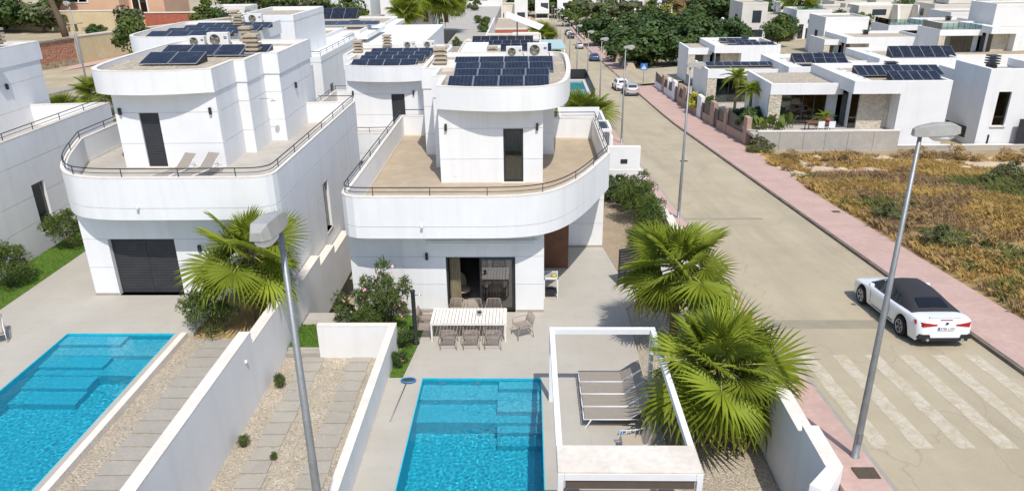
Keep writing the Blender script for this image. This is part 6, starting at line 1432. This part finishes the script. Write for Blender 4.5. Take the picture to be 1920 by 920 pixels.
for (x, y, r, rz, k, lab) in ((5.0, 38.6, .9, .75, 2, 'flowering bush at the top of the entrance gravel'), (5.8, 37.2, .9, .9, 0, 'pink oleander by the stepped wall at the entrance'), (5.6, 35.2, 1.0, .95, 1, 'green bush in the middle of the entrance bed'), (5.9, 33.2, .85, .85, 1, 'broad leaved bush in the entrance bed'), (5.2, 31.2, .6, .65, 1, 'small bush by the dark gate'), (4.4, 39.2, .6, .4, 2, 'low grey green bush at the corner of the entrance gravel')): shrub(lab, (x, y, 0), r*1.22, rz*1.25, k)
for (x, y, r, lab) in ((-8.35, 20.75, .26, 'green weed by the tall wall on the gravel drive, larger one'), (-8.45, 17.6, .2, 'green weed by the tall wall on the gravel drive, lower one'), (-7.35, 17.0, .13, 'tiny weed between the slabs of the gravel drive')): shrub(lab, (x, y, -.3), r, r, 1, 'weed', 'weed')
# lawns
def lawn(poly, z, n, name='lawn', h=.07):
    stuff(slab(name, poly, z-.2, z, M['grass'], 'stuff'))
    xs = [p[0] for p in poly]; ys = [p[1] for p in poly]; v = []; 
    def inside(x, y):
        c_ = False
        for i in range(len(poly)):
            (x1, y1), (x2, y2) = poly[i-1], poly[i]
            if (y1 > y) != (y2 > y) and x < (x2-x1)*(y-y1)/(y2-y1)+x1: c_ = not c_
        return c_
    mb = MB()
    for _ in range(n):
        x, y = rnd.uniform(min(xs), max(xs)), rnd.uniform(min(ys), max(ys))
        if inside(x, y): a = rnd.uniform(0, 3.14); w = .012; hh = h*rnd.uniform(.5, 1.3); mb.add([(x-w*math.cos(a), y-w*math.sin(a), z), (x+w*math.cos(a), y+w*math.sin(a), z), (x+rnd.uniform(-.04, .04), y+rnd.uniform(-.04, .04), z+hh)], [(0, 1, 2)])
    stuff(mb.build('grass', M['grass']))
lawn([(-4.68, 20.9), (-4.24, 20.9), (-4.03, 23), (-3.98, 24.6), (-4.2, 25.3), (-7.0, 25.3), (-7.0, 22.9), (-4.68, 22.9)], .012, 5000); lawn([(-8.7, 22.9), (-7.55, 22.9), (-7.4, 24.6), (-8.7, 24.6)], -.02, 1500)
lawn([(-21.9, 23.0), (-20.1, 24.2), (-20.1, 31.6), (-21.9, 33.0)], .77, 5000)
# ---- dry lot
def dry_lot():
    xs = np.concatenate([[17.06], np.linspace(17.4, 46, 110), [52, 60, 75, 95]]); ys = np.concatenate([np.linspace(-5, 57.3, 180)]); v = []; f = []
    for y in ys:
        for x in xs:
            e = min(1, (x-17.06)/1.2)*min(1, max(0, 57.3-y)/1.0)
            v.append((x, y, terr(x, y)+.06+e*(.28*noise.noise((x*.35, y*.35, 1))+.12*noise.noise((x*1.1, y*1.1, 2))+.12)-.62*smst(38, 54, y)*smst(17.3, 20, x)))
    n = len(xs)
    for j in range(len(ys)-1):
        for i in range(n-1): a = j*n+i; f.append((a, a+1, a+n+1, a+n))
    me = bpy.data.meshes.new('dry_lot'); me.from_pydata(v, [], f); me.materials.append(M['soil']); me.materials.append(M['sand']); me.polygons.foreach_set('use_smooth', [True]*len(f)); me.polygons.foreach_set('material_index', [1 if (noise.noise((v[q[0]][0]*.25, v[q[0]][1]*.35, 4))+.9*smst(44, 49, v[q[0]][1]) > .45) else 0 for q in f]); structure(link('dry_lot', me))
    def tufts(n, m, hmin, hmax, thr, seed, blades=6, xr=(17.3, 47), yr=(12, 57), w=.011, rough_=False):
        r = random.Random(seed); vs = []; k = 0
        while k < n:
            x, y = r.uniform(*xr), r.uniform(*yr); q = noise.noise((x*.22, y*.22, seed))+.5*noise.noise((x*.8, y*.8, seed+3)); k += 1
            if q < thr+(.28 if y > 47 else 0) or (x-17.05) < .3*r.random(): continue
            z = terr(x, y)+.12-.62*smst(38, 54, y)*smst(17.3, 20, x); h = r.uniform(hmin, hmax)*(.7+max(0, q)); 
            for b in range(blades):
                a = r.uniform(0, 6.28); l = r.uniform(.2, .9)*h; px, py = x+r.uniform(-.12, .12), y+r.uniform(-.12, .12); c_, s_ = math.cos(a)*w, math.sin(a)*w
                vs += [(px-s_, py+c_, z), (px+s_, py-c_, z), (px+s_*.6+math.cos(a)*l*.5, py-c_*.6+math.sin(a)*l*.5, z+h*.7), (px+math.cos(a)*l, py+math.sin(a)*l, z+h*r.uniform(.75, 1.05))]
        v = np.array(vs); return stuff(link('dry_grass', quads_mesh('dry_grass', v, [m])))
    tufts(66000, M['dry_grass'], .14, .5, -.17, 1, 8); tufts(36000, M['dry_brown'], .15, .5, -.02, 7, 8); tufts(20000, M['weed_green'], .2, .45, .22, 13, 8)
    o = tufts(9000, M['weed_green'], .25, .55, .0, 19, 8, (24, 46), (40, 47)); o.name = 'weeds'
dry_lot()
DB = [long_leaf_bush(1800, 1, 1, .13, [M['weed_green'], M['leaf_olive']], 16), long_leaf_bush(1800, 1, 1, .13, [M['dry_brown'], M['dry_brown'], M['dry_grass']], 16)]
def lot_bush(lab, x, y, r, k):
    t = thing('wild_shrub', lab, 'bush', (x, y, terr(x, y)+.1-.62*smst(38, 54, y)*smst(17.3, 20, x)), rnd.uniform(0, 6)); link('foliage', DB[k], t, (0, 0, r*.35), None, (r, r, r*.62)); MB().tube([(0, 0, -.1), (0, 0, r*.4)], .03, 4).build('stem', M['bark'], t)
for lab, x, y, r, k in (('grey green bush at the corner of the concrete wall and the pavement', 18.0, 57.9-1.6, 1.3, 0), ('green wild shrub at the lot edge halfway along the pavement', 18.4, 35.2, 1.1, 0), ('brown wild shrub behind the green one at the lot edge', 19.4, 34.0, 1.0, 1), ('green wild shrub nearer the car at the lot edge', 18.6, 30.6, 1.2, 0), ('brown wild shrub beside the lamp post in the dry lot', 20.2, 30.0, 1.0, 1), ('brown shrub at the foot of the concrete wall, left', 19.8, 54.3, 1.2, 1), ('brown shrub at the foot of the concrete wall, middle', 23.5, 53.6, 1.3, 1), ('tall brown shrub against the low part of the concrete wall', 30.2, 55.8, 1.2, 1), ('green bush in the middle of the dry lot under the lamp head', 30.0, 44.0, 1.7, 0), ('second green bush in the dry lot right of the lamp', 33.5, 44.5, 1.9, 0), ('brown shrub against the wall right of the lamp head', 33.8, 55.5, 1.4, 1), ('brown shrub by the wall near the right edge', 37.5, 55.0, 1.4, 1), ('green patch shrub low in the dry lot near the right edge', 28.4, 31.5, 1.1, 0), ('brown shrub between the car and the right edge', 21.5, 24.0, .9, 1), ('dark green shrub at the right edge behind the car', 19.7, 21.6, .9, 0)): lot_bush(lab, x, y, r, k)
t = None
for i in range(30):
    x, y = rnd.uniform(19.5, 42), rnd.uniform(46.5, 56); s = rnd.uniform(.2, .55); mb = MB().lathe([(0, -.1), (s*.9, 0), (s, .2*s), (s*.6, .5*s), (0, .6*s)], n=7, smooth=False); mb.v = [(a+.25*s*noise.noise((a*3, b*3, i)), b+.25*s*noise.noise((b*3, a*3, i+4)), c_) for a, b, c_ in mb.v]
    o = tag(mb.build('rock', M['sand']), 'pale rock on the bare ground before the concrete wall', 'rock', 'pale rocks in the dry lot'); o.location = (x, y, terr(x, y)-.45)
# scrub on far hills
for i in range(26):
    x = rnd.uniform(60, 260); y = rnd.uniform(330, 400); r = rnd.uniform(4, 8); t = thing('tree', 'distant scrub tree on the hill at the top edge', 'tree', (x, y, terr(x, y)+2), 0, 'scrub trees on the far hill'); link('crown', (OL+YL)[i % 4], t, (0, 0, r*.5), None, (r, r, r*.7))
for i in range(16):
    x = rnd.uniform(-60, 60); y = rnd.uniform(325, 360); r = rnd.uniform(4, 7); t = thing('tree', 'distant tree behind the far houses at the top edge', 'tree', (x, y, terr(x, y)+1), 0, 'trees behind the far houses'); link('crown', (OL+LT)[i % 4], t, (0, 0, r*.5), None, (r, r, r*.8))

# greenery between the far rows
r7 = random.Random(77)
for i in range(70):
    x = r7.uniform(34, 135); y = r7.uniform(118, 290)
    if x-17 > (y-40)*.75: continue
    r = r7.uniform(.9, 2.2); t = thing('shrub', 'garden shrub between the distant houses on the right', 'bush', (x, y, terr(x, y)), 0, 'garden shrubs among the distant houses'); link('foliage', (LT+OL)[i % 5], t, (0, 0, r*.6), (0, 0, i), (r, r, r*.9))
for i in range(26):
    x = r7.uniform(-34, -9); y = r7.uniform(120, 270); r = r7.uniform(.8, 1.8); t = thing('shrub', 'garden shrub in the yards left of the road', 'bush', (x, y, max(terr(x, y), -5.2 if y > 150 else -9)), 0, 'garden shrubs left of the road'); link('foliage', (LT+OL)[i % 5], t, (0, 0, r*.6), (0, 0, i), (r, r, r*.9))
for i in range(10):
    y = 150+i*9; t = thing('shrub', 'roadside garden plant along the left pavement', 'bush', (6.0, y, road_z(y)), 0, 'roadside plants on the left'); link('foliage', (LT+OL)[i % 5], t, (0, 0, .9), (0, 0, i), (1.1, 1.1, 1.2))
for i in range(4):
    t = thing('fan_palm', 'x', 'palm tree', (0, 0, 0)) if 0 else None

for i, (x, y, r, lab) in enumerate(((50, 152, 3.2, 'leafy green tree left of the bright bush beyond the white roofs'), (86, 176, 3.4, 'green tree between the cream terrace row and the glass railed houses'), (66, 152, 2.6, 'small green tree in front of the beige two storey house'), (92, 208, 3.6, 'green tree above the long buttressed terrace'), (74, 236, 4, 'green tree high on the hillside left of the packed rows'), (108, 240, 4, 'green tree high on the hillside among the packed rows'))):
    tree('tree', lab, 'tree', (x, y, terr(x, y)), r, r*.9, r*.5, (LT+DK)[i], .15)
